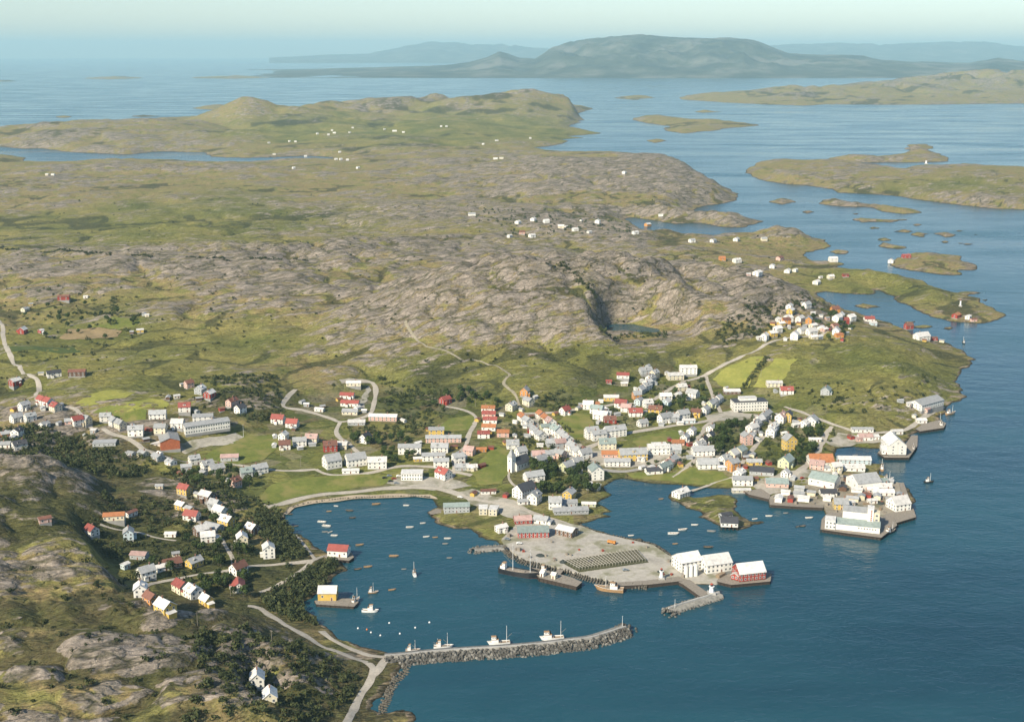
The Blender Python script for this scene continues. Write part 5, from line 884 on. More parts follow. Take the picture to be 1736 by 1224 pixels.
sh = block('shop', (680, 816), (716, 815), 11, 6, 2, 'W', 'white flat roofed shop with dark display windows behind the beach road', 'shop', dx=2.2)
block('apartment_block', (1108, 772), (1132, 771), 10, 8, 3, 'W', 'modern white flat roofed block in the middle of town', 'apartment block', dx=3)
block('workshop', (157, 759), (196, 757), 10, 3.2, 1, 'G', 'long low grey building among the dark trees at far left', 'workshop', dx=3.5, roofm=RM['g'])
# small sheds crowding the east quay
esr = np.random.default_rng(31); PE = gpoly(quay_east, 2.3); ec = {}; got = []
lo_, hi_ = PE.min(0), PE.max(0)
FC = gpoly([(1388, 915), (1385, 862), (1500, 850), (1525, 895)], 2.3)
for k_ in range(900):
    q = lo_ + (hi_ - lo_) * esr.random(2)
    if len(got) < 20 and inside(PE, q[:1], q[1:])[0] and pdist(PE, q[:1], q[1:])[0] > 4 and not inside(FC, q[:1], q[1:])[0] and all(math.hypot(q[0] - h_[0], q[1] - h_[1]) > h_[2] * 0.9 + 3.2 for h_ in HOUSES): got.append(q); HOUSES.append((q[0], q[1], 3.6))
got.sort(key=lambda q: to_px(q[0], q[1], 2.3)[0])
for q in got:
    col = ['Bg', 'Gg', 'Wl', 'Rn', 'Bd', 'Cg'][esr.integers(6)]; i_ = ec.get(col, 0); ec[col] = i_ + 1
    o_ = gable_house('quay_shed', q[0], q[1], 2.32, -0.3 + (1.57 if esr.random() < 0.4 else 0), 4 + 2 * esr.random(), 5 + 4 * esr.random(), 2.6 + esr.random(), col[0], col[1], 22, 3, False, 0, False); HOUSES.pop()
    tag(o_, f'small {WALLC[col[0]][0]} shed with {ROOFC[col[1]][0]} roof, {ordn(i_)} such from left on the east quay', 'shed', 'sheds on the east quay')
# church
x, y, z = hit(866, 800); ch = empty('church', (x, y, z + 0.2), R(48))
nl, nw, nh = 17, 8.5, 6.0; pr = 5.2
MB().add([(3, -nw / 2, 0), (3 + nl, -nw / 2, 0), (3 + nl, nw / 2, 0), (3, nw / 2, 0), (3, -nw / 2, nh), (3 + nl, -nw / 2, nh), (3 + nl, nw / 2, nh), (3, nw / 2, nh), (3, 0, nh + pr), (3 + nl, 0, nh + pr)], [(0, 1, 5, 4), (2, 3, 7, 6), (1, 2, 6, 9, 5), (3, 0, 4, 8, 7)]).build('nave', WM['W'], ch)
rf = MB()
for s in (-1, 1):
    vs = [(2.8, 0, nh + pr + .05), (3.3 + nl, 0, nh + pr + .05), (3.3 + nl, s * (nw / 2 + .45), nh - .5), (2.8, s * (nw / 2 + .45), nh - .5), (2.8, 0, nh + pr + .3), (3.3 + nl, 0, nh + pr + .3), (3.3 + nl, s * (nw / 2 + .45), nh - .25), (2.8, s * (nw / 2 + .45), nh - .25)]
    rf.add(vs, [(4, 5, 6, 7), (3, 2, 1, 0), (2, 3, 7, 6), (1, 2, 6, 5), (3, 0, 4, 7)])
rf.build('nave_roof', RM['d'], ch)
MB().box(-1.6, 3.4, -2.5, 2.5, -1, 13).build('tower', WM['W'], ch)
MB().add([(-1.9, -2.8, 13), (3.7, -2.8, 13), (3.7, 2.8, 13), (-1.9, 2.8, 13), (0.9, 0, 20.5)], [(0, 1, 4), (1, 2, 4), (2, 3, 4), (3, 0, 4), (0, 3, 2, 1)]).build('spire', RM['g'], ch)
MB().bar((0.9, 0, 20.3), (0.9, 0, 22.2), 0.12, 6).bar((0.9, -0.6, 21.5), (0.9, 0.6, 21.5), 0.1, 6).build('cross', M_METAL, ch)
MB().box(-0.2 + 3, 3 + nl, -nw / 2 - .1, nw / 2 + .1, -2.5, 0.3).build('foundation', M_PLINTH, ch)
for i in range(4):
    for s in (-1, 1): o = link('window', WIN, ch, (6 + i * 3.8, s * nw / 2, 3.4), 0 if s > 0 else math.pi); o.scale = (0.8, 1, 1.6)
o = link('window', WIN, ch, (-1.6, 0, 9.8), math.pi / 2); o = link('window', WIN, ch, (0.9, -2.5, 9.8), math.pi); o = link('door', DOOR, ch, (-1.6, 0, 0), math.pi / 2); o.scale = (1.6, 1, 1.3)
tag(ch, 'white wooden church with square tower and pointed grey spire', 'church'); HOUSES.append((x + 6, y + 6, 13))
# fish factory on the east wharf
a, c, ang, L = front((1416, 897), (1491, 905), 2.6); fa = empty('fish_factory', (a[0], a[1], 2.6), ang); D1 = 9
MB().box(0, L, 0, D1, 0, 4.6).build('front_hall', WM['W'], fa); MB().add([(-.3, -.4, 4.6), (L + .3, -.4, 4.6), (L + .3, D1, 6.6), (-.3, D1, 6.6), (-.3, D1, 4.6), (L + .3, D1, 4.6)], [(0, 1, 2, 3), (0, 3, 4), (1, 5, 2), (0, 4, 5, 1)]).build('front_roof', RM['s'], fa)
u0, u1 = L * 0.14, L * 0.8; MB().box(u0, u1, D1, D1 + 13, 0, 12).build('main_hall', WM['W'], fa)
MB().add([(u0 - .3, D1 - .4, 12), (u1, D1 - .4, 12), (u1, D1 + 6.5, 14.4), (u0 - .3, D1 + 6.5, 14.4), (u1, D1 + 13.4, 12), (u0 - .3, D1 + 13.4, 12)], [(0, 1, 2, 3), (3, 2, 4, 5), (0, 3, 5), (1, 4, 2), (0, 5, 4, 1)]).build('main_roof', RM['g'], fa)
MB().box(L * 0.70, L * 0.84, D1 - 1.6, D1 + 5, 0, 16.5).build('tower', WM['W'], fa); MB().box(L * 0.70 - .2, L * 0.84 + .2, D1 - 1.8, D1 + 5.2, 16.5, 16.8).build('tower_roof', RM['l'], fa)
MB().box(L * 0.845, L * 0.98, D1 - 0.6, D1 + 6, 0, 13).build('stair_block', WM['C'], fa)
for i in range(7): MB().box(L * 0.79 - 0.5, L * 0.79 + 0.5, D1 - 1.72, D1 - 1.6, 14.4 - i * 1.45, 15.3 - i * 1.45 + (0.12 if i % 2 else 0)).build('lettering', M_RUST, fa)
for s in range(3): o = link('window', WIN, fa, (L * 0.912, D1 - 0.6, 4.0 + s * 3.4), math.pi); o.scale = (1.4, 1, 1.2)
n = 16
for i in range(8, 15): o = link('window', WIN_D, fa, ((i + 0.5) * L / n, 0, 2.8), math.pi); o.scale = (0.6, 1, 0.55)  # small dark panes added in place of a row of unreadable letters
MB().box(-L * 0.24, -0.1, -1, 8, 0, 7).build('wing', WM['W'], fa); MB().box(-L * 0.24 - .3, -0.1, -1.3, 8.3, 7, 7.3).build('wing_roof', RM['l'], fa)
for i in range(3):
    for s in range(2): link('window', WIN, fa, (-L * 0.24 + 1.6 + i * 2.6, -1, 1.9 + s * 3), math.pi)
MB().bar((L * 0.77, D1 + 2, 16.8), (L * 0.77, D1 + 2, 23), 0.14, 6).build('mast', M_METAL, fa)
tag(fa, 'big white fish factory with stair tower and red sign on the wharf', 'factory'); HOUSES.append((a[0] + 15, a[1] + 5, 30))
# silos
for i, (px, py) in enumerate([(1163, 977), (1171, 976), (1179, 975)]):
    gx, gy = ground(px, py, 2.3); s = empty('silo', (gx, gy, 2.2)); MB().bar((0, 0, 0), (0, 0, 7.6), 1.7, 20).build('tank', WM['W'], s); MB().bar((0, 0, 7.6), (0, 0, 8.6), 1.8, 20, 0.2).build('cap', RM['l'], s)
    MB().bar((1.75, 0, 0), (1.75, 0, 7.6), 0.08, 5).bar((1.75, .5, 0), (1.75, .5, 7.6), 0.08, 5).build('ladder', M_METAL, s)
    tag(s, ['left', 'middle', 'right'][i] + ' one of three pale silos between the white warehouses', 'silo', 'silos on the gravel quay')
def silo_like(px, py, z, label, cat, name, r, h):
    gx, gy = ground(px, py, z); s = empty(name, (gx, gy, z)); MB().box(-r * 1.6, r * 1.6, -r * 1.6, r * 1.6, -0.6, 1.2).build('base', M_CONC, s)
    MB().bar((0, 0, 1.2), (0, 0, h), r, 14, r * 0.75).build('tower', M_TRIM, s); MB().bar((0, 0, h), (0, 0, h + 0.4), r * 1.15, 14).build('gallery', M_TRIM, s); MB().bar((0, 0, h + .4), (0, 0, h + 1.7), r * 0.6, 10).build('lantern', M_GLASS, s); MB().bar((0, 0, h + 1.7), (0, 0, h + 2.6), r * 0.75, 10, 0.1).build('cap', M_RUST, s); tag(s, label, cat)
silo_like(1206, 1006, 2.7, 'white harbour beacon at the root of the short mole', 'beacon', 'harbour_beacon', 1.6, 5)
silo_like(1628, 519, 6, 'tall white beacon on the low peninsula at right', 'beacon', 'harbour_beacon', 1.2, 7)
silo_like(1570, 278, 8, 'white beacon on the far island at upper right', 'beacon', 'harbour_beacon', 3.0, 10)
silo_like(1121, 981, 2.4, 'small white light tower on the gravel quay edge', 'beacon', 'harbour_beacon', 1.3, 5.5)
def mast(px, py, z, h, label):
    gx, gy = ground(px, py, z); s = empty('mast', (gx, gy, z)); MB().bar((0, 0, -0.5), (0, 0, h), 0.16, 6, 0.07).build('pole', M_TRIM, s); MB().bar((-0.5, 0, h * 0.93), (0.5, 0, h * 0.93), 0.06, 5).build('crossbar', M_METAL, s); tag(s, label, 'mast')
mast(1055, 1061, 3.0, 7, 'thin white light mast at the tip of the long breakwater'); mast(1144, 1030, 2.6, 6, 'thin white light mast at the tip of the short mole'); mast(1292, 968, 10, 6, 'thin mast on the red warehouse gable'); mast(413, 742, 8, 13, 'white flagpole beside the school yard')
# fish drying racks
cr = gpoly([(953, 951), (982, 967), (1094, 952), (1078, 934)], 2.2); P0, P1, P3, P2 = cr[0], cr[1], cr[3], cr[2]
M_RACK = simple_mat('bleached_pole_wood', (0.42, 0.39, 0.34), 0.9, 0.3, 0.8)
rk = empty('fish_drying_rack', (0, 0, 2.2)); NT = 23
for i in range(NT):
    u = i / (NT - 1); A_ = P0 + (P3 - P0) * u; B_ = P1 + (P2 - P1) * u; m = MB(); d = B_ - A_; k = max(3, int(np.linalg.norm(d) / 3.2)); t = (P3 - P0) / np.linalg.norm(P3 - P0)
    for j in range(k + 1):
        q = A_ + d * j / k; m.bar((q[0] - t[0] * .5, q[1] - t[1] * .5, 0), (q[0], q[1], 2.2), 0.06, 5); m.bar((q[0] + t[0] * .5, q[1] + t[1] * .5, 0), (q[0], q[1], 2.2), 0.06, 5)
    m.bar((A_[0], A_[1], 2.1), (B_[0], B_[1], 2.1), 0.2, 5); m.build('trestle', M_RACK, rk)
for j in range(9):
    v = (j + 0.5) / 9; A_ = P0 + (P1 - P0) * v; B_ = P3 + (P2 - P3) * v; MB().bar((A_[0], A_[1], 2.25), (B_[0], B_[1], 2.25), 0.07, 5).build('drying_pole', M_WOOD, rk)
tag(rk, 'wide grid of wooden fish drying racks on the gravel quay', 'drying rack')
MB_ = gpoly([(948, 951), (982, 970), (1100, 953), (1080, 931)], 2.2); tag(MB().add([(p[0], p[1], 2.206) for p in MB_], [(0, 1, 2, 3)]).build('yard', earth_mat('trodden_grass', (0.05, 0.055, 0.025), (0.10, 0.095, 0.045))), kind='structure')
# utility poles
POLE = MB().bar((0, 0, -1), (0, 0, 8.5), 0.16, 6, 0.11).mesh('pole', M_WOOD); ARM = MB().box(-1, 1, -.08, .08, 7.7, 7.9).mesh('crossarm', M_WOOD)
up = [((475, 745), 'beside the two red roofed houses above the beach'), ((476, 775), 'below the white houses above the beach'), ((510, 792), 'beside the road behind the beach'), ((391, 1010), 'near the red roofed house in the left foreground'), ((461, 1092), 'above the coast road at the bottom'), ((335, 1060), 'on the dark slope below the left foreground houses'), ((394, 945), 'beside the left hillside path'), ((1340, 700), 'right of the gabled rows'), ((1394, 722), 'beside the shore road right of town'), ((1400, 700), 'on the green headland slope'), ((806, 800), 'beside the grey houses near the square'), ((806, 690), 'beside the red roofed column'), ((150, 702), 'beside the far left road'), ((1290, 640), 'between the two bright hay fields')]
for (px, py), where in up:
    x, y, z = hit(px, py); s = empty('utility_pole', (x, y, z), random.uniform(0, 3)); link('pole', POLE, s); link('crossarm', ARM, s); tag(s, 'thin wooden utility pole ' + where, 'utility pole', 'utility poles along the roads')
edge_house('pier_shed', (915, 976.5), (921, 978), 4, 2.6, 'W', 'l', 'left small white shed on the long dark pier', 'shed', 3.1, plinth=0.2, lod=2)
edge_house('pier_shed', (934, 980.5), (941, 982), 4, 3.0, 'C', 'l', 'right small cream shed on the long dark pier', 'shed', 3.1, plinth=0.2, lod=2)

# ------------------------------------------------------------------ boats
def hull_mb(L, B, Dp, sheer, stern=0.75, n=9, mat_side=0, mat_deck=1, wl=None, flare=0.0):
    """lofted hull: bow at +x, origin amidships at the waterline"""
    mb = MB(); secs = []; D0 = -Dp * 0.35
    for i in range(n):
        t = i / (n - 1); x = -L / 2 + L * t; f = (1 - max(0, (t - 0.45) / 0.55) ** 2.2) * (stern + (1 - stern) * min(1, t / 0.3)); hb = max(B / 2 * f, 0.03)
        zt = Dp * 0.65 + sheer * (max(0, t - 0.35) / 0.65) ** 2 + sheer * 0.35 * (max(0, 0.3 - t) / 0.3) ** 2; xb = x - (0.10 * L * max(0, t - 0.75) / 0.25)
        secs.append([(x, -hb, zt), (xb, -hb * 0.9, 0.12), (xb, -hb * 0.45, D0), (xb, hb * 0.45, D0), (xb, hb * 0.9, 0.12), (x, hb, zt)])
    vs = [p for s in secs for p in s]; fs = []; ms = []
    for i in range(n - 1):
        for j in range(5):
            fs.append((i * 6 + j, i * 6 + j + 1, (i + 1) * 6 + j + 1, (i + 1) * 6 + j)); ms.append(2 if j in (1, 2, 3) else 0)
    b = len(mb.v); mb.v += vs; mb.f += [tuple(q) for q in fs]; mb.m += ms
    mb.f.append((5, 4, 3, 2, 1, 0)); mb.m.append(0)
    return mb, secs
def deck_mb(secs, drop):
    mb = MB(); n = len(secs); vs = []
    for s in secs: vs += [(s[0][0], s[0][1] * 0.93, s[0][2] - drop), (s[5][0], s[5][1] * 0.93, s[5][2] - drop)]
    return mb.add(vs, [(2 * i, 2 * i + 2, 2 * i + 3, 2 * i + 1) for i in range(n - 1)])
def rowboat_meshes(L, B, hullm):
    hb, secs = hull_mb(L, B, 0.9, 0.35, 0.7); h = hb.mesh('hull', hullm, hullm, hullm); fl = deck_mb(secs, 0.45).mesh('floor', M_DECK); th = []
    for t in (0.25, 0.5, 0.72):
        x = -L / 2 + L * t; w = B / 2 * 0.82; th.append(MB().box(x - .14, x + .14, -w, w, 0.36, 0.42).mesh('thwart', M_DECK))
    g = MB()
    for a, c in zip(secs[:-1], secs[1:]): g.bar(a[0], c[0], 0.05, 4); g.bar(a[5], c[5], 0.05, 4)
    return h, fl, th, g.mesh('gunwale', M_DECK)
RB = {'white': rowboat_meshes(6.0, 2.0, M_TRIM), 'brown': rowboat_meshes(5.6, 1.9, M_VARN), 'grey': rowboat_meshes(5.4, 1.8, M_HULLG), 'dark': rowboat_meshes(5.6, 1.9, M_HULLK)}
def rowboat(px, py, col, rz, label, s=1.0):
    gx, gy = ground(px, py, 0); r = empty('rowing_boat', (gx, gy, 0), R(rz)); s *= 0.85; r.scale = (s, s, s); h, f, th, g = RB[col]
    link('hull', h, r); link('floor', f, r); link('gunwale', g, r)
    for t in th: link('thwart', t, r)
    tag(r, label, 'rowing boat', 'small boats moored in the harbour'); return r
rbs = [(592, 866, 'dark', 175, 1.3), (598, 878, 'dark', 10, 1.1), (546, 885, 'white', -15, 1.4), (554, 892, 'white', -20, 1.5), (567, 908, 'white', -8, 1.1), (558, 867, 'brown', 5, 0.9), (502, 892, 'dark', 15, 0.9), (551, 902, 'grey', 0, 1.0), (610, 924, 'brown', 12, 1.3), (695, 894, 'white', 0, 1.2), (723, 910, 'white', 10, 1.0), (738, 911, 'brown', 0, 0.9), (759, 913, 'white', -5, 1.1), (717, 887, 'white', 5, 0.9), (755, 922, 'grey', 0, 1.0), (668, 943, 'brown', -4, 1.5), (762, 946, 'grey', 0, 0.9), (607, 965, 'dark', 20, 1.2), (624, 961, 'brown', 8, 1.3), (665, 1000, 'brown', 15, 1.1), (685, 965, 'grey', 0, 0.8), (491, 872, 'dark', -8, 1.1), (638, 855, 'brown', 5, 1.5), (689, 857, 'white', -10, 1.0), (570, 858, 'white', -20, 0.8), (597, 1025, 'white', 0, 0.8),
       (1142, 905, 'white', -2, 1.7), (1158, 898, 'white', 10, 1.4), (1178, 890, 'white', -5, 1.1), (1206, 901, 'grey', -15, 1.4), (1121, 846, 'brown', 10, 0.9), (1070, 908, 'white', 0, 0.9), (1201, 928, 'dark', -4, 1.5), (1145, 922, 'brown', 5, 0.9), (1372, 878, 'white', 0, 1.2), (1361, 892, 'dark', 10, 1.1), (1304, 875, 'white', -5, 1.1), (1450, 772, 'grey', 0, 1.0), (1280, 880, 'white', 15, 0.9), (1352, 893, 'dark', 20, 0.7), (560, 902, 'white', 40, 0.8), (1332, 870, 'grey', 0, 0.9)]
def zone_of(px, py): return 'in the inner bay by the beach' if px < 800 and py < 935 else 'in the outer harbour by the breakwater' if px < 800 else 'in the bay by the islet' if px < 1260 else 'in the east quay basin'
bc = {}
for q in rbs: bc.setdefault((q[2], zone_of(q[0], q[1])), []).append(q[0])
for px, py, col, rz, s in rbs:
    zn = zone_of(px, py); sm = sorted(bc[(col, zn)]); nmv = {'dark': 'dark', 'white': 'white', 'brown': 'brown wooden', 'grey': 'grey'}[col]
    rowboat(px, py, col, rz, f"{nmv} rowing boat, {ordn(sm.index(px))} such from left {zn}" if len(sm) > 1 else f"only {nmv} rowing boat {zn}", s)
def vessel(px, py, L, rz, hullm, bottom, label, masts=((0.72, 0.62), (0.22, 0.45)), house=(0.14, 0.36), wl=0.0, name='fishing_vessel', cat='fishing boat', hm=None, B=None):
    gx, gy = ground(px, py, 0); r = empty(name, (gx, gy, 0), R(rz)); B = B or L * 0.27; Dp = L * 0.15 + 0.6
    hb, secs = hull_mb(L, B, Dp, L * 0.055, 0.8, 13); hb.build('hull', (hullm, hullm, bottom), r); dk = Dp * 0.65
    deck_mb(secs, 0.5).build('deck', M_WOOD if hullm == M_HULLK else M_DECK, r); g = MB()
    for a, c in zip(secs[:-1], secs[1:]): g.bar(a[0], c[0], 0.09, 4); g.bar(a[5], c[5], 0.09, 4)
    g.build('rail', M_TRIM if hullm != M_HULLK else M_HULLK, r); x0, x1 = (-L / 2 + L * house[0], -L / 2 + L * house[1]); hw = B * 0.30; hh = 2.1 + L * 0.02; z0 = dk - 0.5
    wh = MB().box(x0, x1, -hw, hw, z0, z0 + hh, 0).box(x0 + (x1 - x0) * .35, x1, -hw * .8, hw * .8, z0 + hh, z0 + hh + 1.8, 0).box(x0 - .15, x1 + .15, -hw - .15, hw + .15, z0 + hh, z0 + hh + .08, 1).box(x0 + (x1 - x0) * .35 - .15, x1 + .2, -hw * .8 - .15, hw * .8 + .15, z0 + hh + 1.8, z0 + hh + 1.95, 1).build('wheelhouse', (hm or M_TRIM, M_VARN), r)
    for s in (-1, 1):
        for k in range(2): o = link('window', WIN, wh, (x0 + (x1 - x0) * (.5 + .3 * k), s * hw * .8, z0 + hh + 1.1), 0 if s > 0 else math.pi); o.scale = (.5, 1, .45)
    MB().bar((x0 + .8, 0, z0 + hh), (x0 + .8, 0, z0 + hh + 2.2), 0.35, 8).build('funnel', M_HULLK, r)
    MB().box(-0.1 * L, 0.12 * L, -B * .18, B * .18, dk - .5, dk + .3).build('hatch', M_WOOD, r)
    for t, hf in masts:
        x = -L / 2 + L * t; mh = L * hf; MB().bar((x, 0, dk - .5), (x, 0, dk + mh), 0.2 if L > 20 else 0.16, 6, 0.1).build('mast', M_TRIM, r)
        MB().bar((x, 0, dk + mh * .22), (x - L * .22, 0, dk + mh * .5), 0.09, 5).build('boom', M_WOOD, r)
        st = MB(); st.bar((x, 0, dk + mh * .95), (min(L / 2 - .3, x + L * .26), 0, dk + .4), 0.035, 3).bar((x, 0, dk + mh * .95), (x - L * .04, B * .42, dk), 0.035, 3).bar((x, 0, dk + mh * .95), (x - L * .04, -B * .42, dk), 0.035, 3).build('rigging', M_HULLK, r)
    tag(r, label, cat); return r
vessel(882, 975, 31, -24, M_HULLK, M_RUST, 'large black two masted coaster with red bottom moored at the gravel quay', masts=((0.74, 0.55), (0.32, 0.6)), house=(0.04, 0.15), B=7, cat='cargo boat', name='coaster')
vessel(914, 969, 15, 156, M_HULLK, M_RUST, 'dark fishing boat behind the coaster at the long pier', masts=((0.62, 0.5),))
vessel(1032, 1001, 20, 166, M_VARN, M_HULLK, 'brown hulled fishing boat moored at the timber wharf end', masts=((0.6, 0.4),), house=(0.2, 0.45))
vessel(845, 1092, 14, 186, M_TRIM, M_VARN, 'left white fishing boat with tall mast behind the long breakwater', masts=((0.14, 0.75),), house=(0.5, 0.8))
vessel(935, 1084, 15, 186, M_TRIM, M_HULLK, 'right white fishing boat with tall mast behind the long breakwater', masts=((0.12, 0.7),), house=(0.5, 0.8))
vessel(752, 1098, 12, 5, M_TRIM, M_VARN, 'small white fishing boat with thin masts at the breakwater root', masts=((0.7, 0.7), (0.2, 0.4)))
vessel(700, 1104, 9, 5, M_VARN, M_HULLK, 'small brown boat moored at the inner end of the long breakwater', masts=((0.65, 0.7),))
vessel(628, 1037, 11, -4, M_TRIM, M_HULLK, 'white motor launch lying off the yellow boathouse', masts=((0.6, 0.25),), house=(0.35, 0.65), cat='launch', name='motor_launch')
vessel(702, 974, 8.5, 105, M_TRIM, M_VARN, 'small masted boat anchored alone in the middle of the harbour', masts=((0.5, 1.0),), house=(0.1, 0.35))
vessel(633, 1005, 7, 10, M_VARN, M_HULLK, 'small brown masted boat anchored beside the white launch', masts=((0.5, 0.9),), house=(0.1, 0.35))
vessel(603, 1021, 11, 70, M_TRIM, M_HULLK, 'masted fishing boat moored at the yellow boathouse stage', masts=((0.7, 0.75), (0.2, 0.5)))
vessel(1575, 818, 9, 10, M_HULLK, M_HULLK, 'small dark boat under way on open water right of the quay', masts=((0.6, 0.8),), house=(0.2, 0.45))
vessel(1594, 722, 15, 80, M_HULLG, M_HULLK, 'grey fishing boat moored at the far right pier', masts=((0.7, 0.7), (0.2, 0.4)))
vessel(1612, 702, 13, 30, M_VARN, M_HULLK, 'brown fishing boat moored at the right shore sheds', masts=((0.65, 0.6),))
vessel(1506, 814, 11, 20, M_TRIM, M_HULLK, 'white boat in the corner behind the broad grey warehouse', masts=((0.6, 0.6),))
vessel(1495, 795, 12, 75, M_VARN, M_HULLK, 'brown fishing boat moored below the pale blue warehouse', masts=((0.65, 0.6),))
vessel(1510, 903, 14, 40, M_HULLK, M_HULLK, 'dark boat moored beside the fish factory wharf corner', masts=((0.65, 0.45),))
vessel(1548, 763, 10, 75, M_HULLG, M_HULLK, 'grey boat moored beside the white gabled pile warehouse', masts=((0.6, 0.5),))
vessel(1633, 582, 8, 90, M_HULLK, M_HULLK, 'small dark boat off the headland at far right', masts=((0.5, 0.9),), house=(0.1, 0.35))
BALL = None
def buoy(px, py, mat, label):
    global BALL
    import bmesh
    if BALL is None: BALL = {}
    if mat.name not in BALL:
        bm = bmesh.new(); bmesh.ops.create_uvsphere(bm, u_segments=10, v_segments=7, radius=0.6); me = bpy.data.meshes.new('float'); bm.to_mesh(me); bm.free(); me.materials.append(mat); BALL[mat.name] = me
    gx, gy = ground(px, py, 0); s = empty('mooring_buoy', (gx, gy, 0)); link('float', BALL[mat.name], s, (0, 0, 0.15)); MB().bar((0, 0, 0.6), (0, 0, 1.1), 0.08, 6).build('ring_post', M_METAL, s); tag(s, label, 'buoy', 'mooring buoys in the harbour')
wbs = [(660, 1056), (728, 1055), (607, 1065), (629, 1072), (645, 1077), (678, 1074), (704, 1064)]
for i, p in enumerate(sorted(wbs)): buoy(*p, M_TRIM, f'white mooring buoy, {ordn(i)} from left inside the long breakwater')
buoy(622, 1067, M_BUOY, 'only orange mooring buoy inside the long breakwater')
# ------------------------------------------------------------------ cars
def car_mesh(body):
    m = MB(); pr = [(-2.1, .35), (2.1, .35), (2.15, .8), (1.1, .95), (.6, 1.45), (-1.2, 1.45), (-1.8, .95), (-2.1, .9)]; w = .82
    vs = [(x, -w, z) for x, z in pr] + [(x, w, z) for x, z in pr]; n = len(pr); m.add(vs, [tuple(range(n - 1, -1, -1))[::-1], tuple(range(n, 2 * n))[::-1]] + [(i, n + i, n + (i + 1) % n, (i + 1) % n)[::-1] for i in range(n)])
    return m.mesh('body', body)
CARM = {'red': car_mesh(M_RUST), 'white': car_mesh(M_TRIM), 'black': car_mesh(M_HULLK), 'grey': car_mesh(M_HULLG)}
WHEEL = MB().bar((0, -.1, 0), (0, .1, 0), .33, 12).mesh('wheel', M_HULLK); CGL = MB().box(-1.1, .55, -.84, .84, 1.0, 1.36).mesh('window', M_GLASS)
cars = [(652, 812, 'black', 20), (660, 809, 'grey', 20), (668, 813, 'red', 15), (662, 818, 'black', 10), (676, 809, 'white', 20), (672, 821, 'grey', 5), (860, 935, 'black', -30), (880, 925, 'white', 10), (1020, 742, 'red', 30), (860, 918, 'grey', -20), (1000, 955, 'black', 40), (1060, 970, 'grey', 10), (1480, 740, 'white', 0), (1360, 812, 'red', 30), (1255, 700, 'black', 5), (780, 845, 'white', -25)]
ccn = {}
def car_zone(px, py): return 'beside the flat roofed shop' if 640 < px < 690 else 'on the gravel quay' if py > 900 else 'in the town' if px > 900 else 'on the square by the spit'
for q in cars: ccn.setdefault((q[2], car_zone(q[0], q[1])), []).append(q[0])
for px, py, col, rz in cars:
    x, y, z = hit(px, py); z = zsurf(x, y) + 0.32; s = empty('car', (x, y, z), R(rz)); link('body', CARM[col], s); link('window', CGL, s)
    for i in (-1.3, 1.3):
        for j in (-.78, .78): link('wheel', WHEEL, s, (i, j, .3))
    zn = car_zone(px, py); sm = sorted(ccn[(col, zn)]); tag(s, f'small {col} car, {ordn(sm.index(px))} such from left {zn}' if len(sm) > 1 else f'only small {col} car {zn}', 'car', 'cars parked about the town')
x, y = ground(1037, 921, 2.5); tr = empty('truck', (x, y, z1(x, y) if z1(x, y) > 2.2 else 2.25), R(-30))
MB().box(-3.2, 1.2, -1.1, 1.1, 1.0, 2.3).build('cargo_bed', WM['O'], tr); MB().box(1.35, 3.1, -1.0, 1.0, .7, 2.6).build('cab', WM['O'], tr); MB().box(-3.2, 3.1, -.5, .5, .6, 1.0).build('chassis', M_HULLK, tr)
for i in (-2.3, 2.2):
    for j in (-1, 1): o = link('wheel', WHEEL, tr, (i, j, .5)); o.scale = (1.5, 1.5, 1.5)
tag(tr, 'orange truck on the straight quay road', 'truck')
# ------------------------------------------------------------------ trees and scrub
def crown_arrays(seed, n, rx, rz, zc, leaf):
    rg = np.random.default_rng(seed); lobes = [(0, 0, 0, 1.0)] + [(rg.uniform(-.6, .6), rg.uniform(-.6, .6), rg.uniform(-.5, .6), rg.uniform(.4, .65)) for _ in range(6)]
    vs = []
    for i in range(n):
        lx, ly, lz, lr = lobes[rg.integers(len(lobes))]; d = rg.normal(size=3); d /= np.linalg.norm(d); rad = lr * (0.55 + 0.45 * rg.random() ** 0.4)
        c = np.array([(lx + d[0] * rad) * rx, (ly + d[1] * rad) * rx, zc + (lz + d[2] * rad) * rz]); nrm = d + rg.normal(size=3) * 0.45; nrm /= np.linalg.norm(nrm)
        u = np.cross(nrm, [0.3, 0.2, 1]); u /= np.linalg.norm(u); w = np.cross(nrm, u); s = leaf * (0.6 + 0.8 * rg.random())
        vs += [c + u * s, c + w * s * 0.8, c - u * s * 0.9, c - w * s]
    return np.array(vs, np.float32), np.arange(4 * n, dtype=np.int32).reshape(-1, 4)
CROWN = [np_mesh('crown', *crown_arrays(i, 420, 2.6 + 0.3 * (i % 3), 2.5 + 0.4 * (i % 2), 4.6, 0.46), M_LEAF) for i in range(6)]
TR = MB().bar((0, 0, -0.6), (0.1, 0, 3.2), 0.24, 7, 0.15).bar((0.1, 0, 3.0), (0.7, 0.3, 5.2), 0.13, 5, 0.05).bar((0.1, 0, 2.8), (-0.8, -0.2, 4.8), 0.12, 5, 0.05).bar((0.05, 0, 3.0), (0, -0.5, 5.6), 0.11, 5, 0.04).mesh('trunk', M_BARK)
HX = np.array([h[0] for h in HOUSES]); HY = np.array([h[1] for h in HOUSES]); HR = np.array([h[2] for h in HOUSES])
ROADP = np.concatenate([spline([hit(*q)[:2] for q in r_[3]], 5.0) for r_ in roads])
def clear(x, y, m):
    return (np.hypot(HX - x, HY - y) > HR + m).all() and (np.hypot(ROADP[:, 0] - x, ROADP[:, 1] - y) > 3.2 + m).all()
def wpoly(px): return np.array([hit(*q)[:2] for q in px])
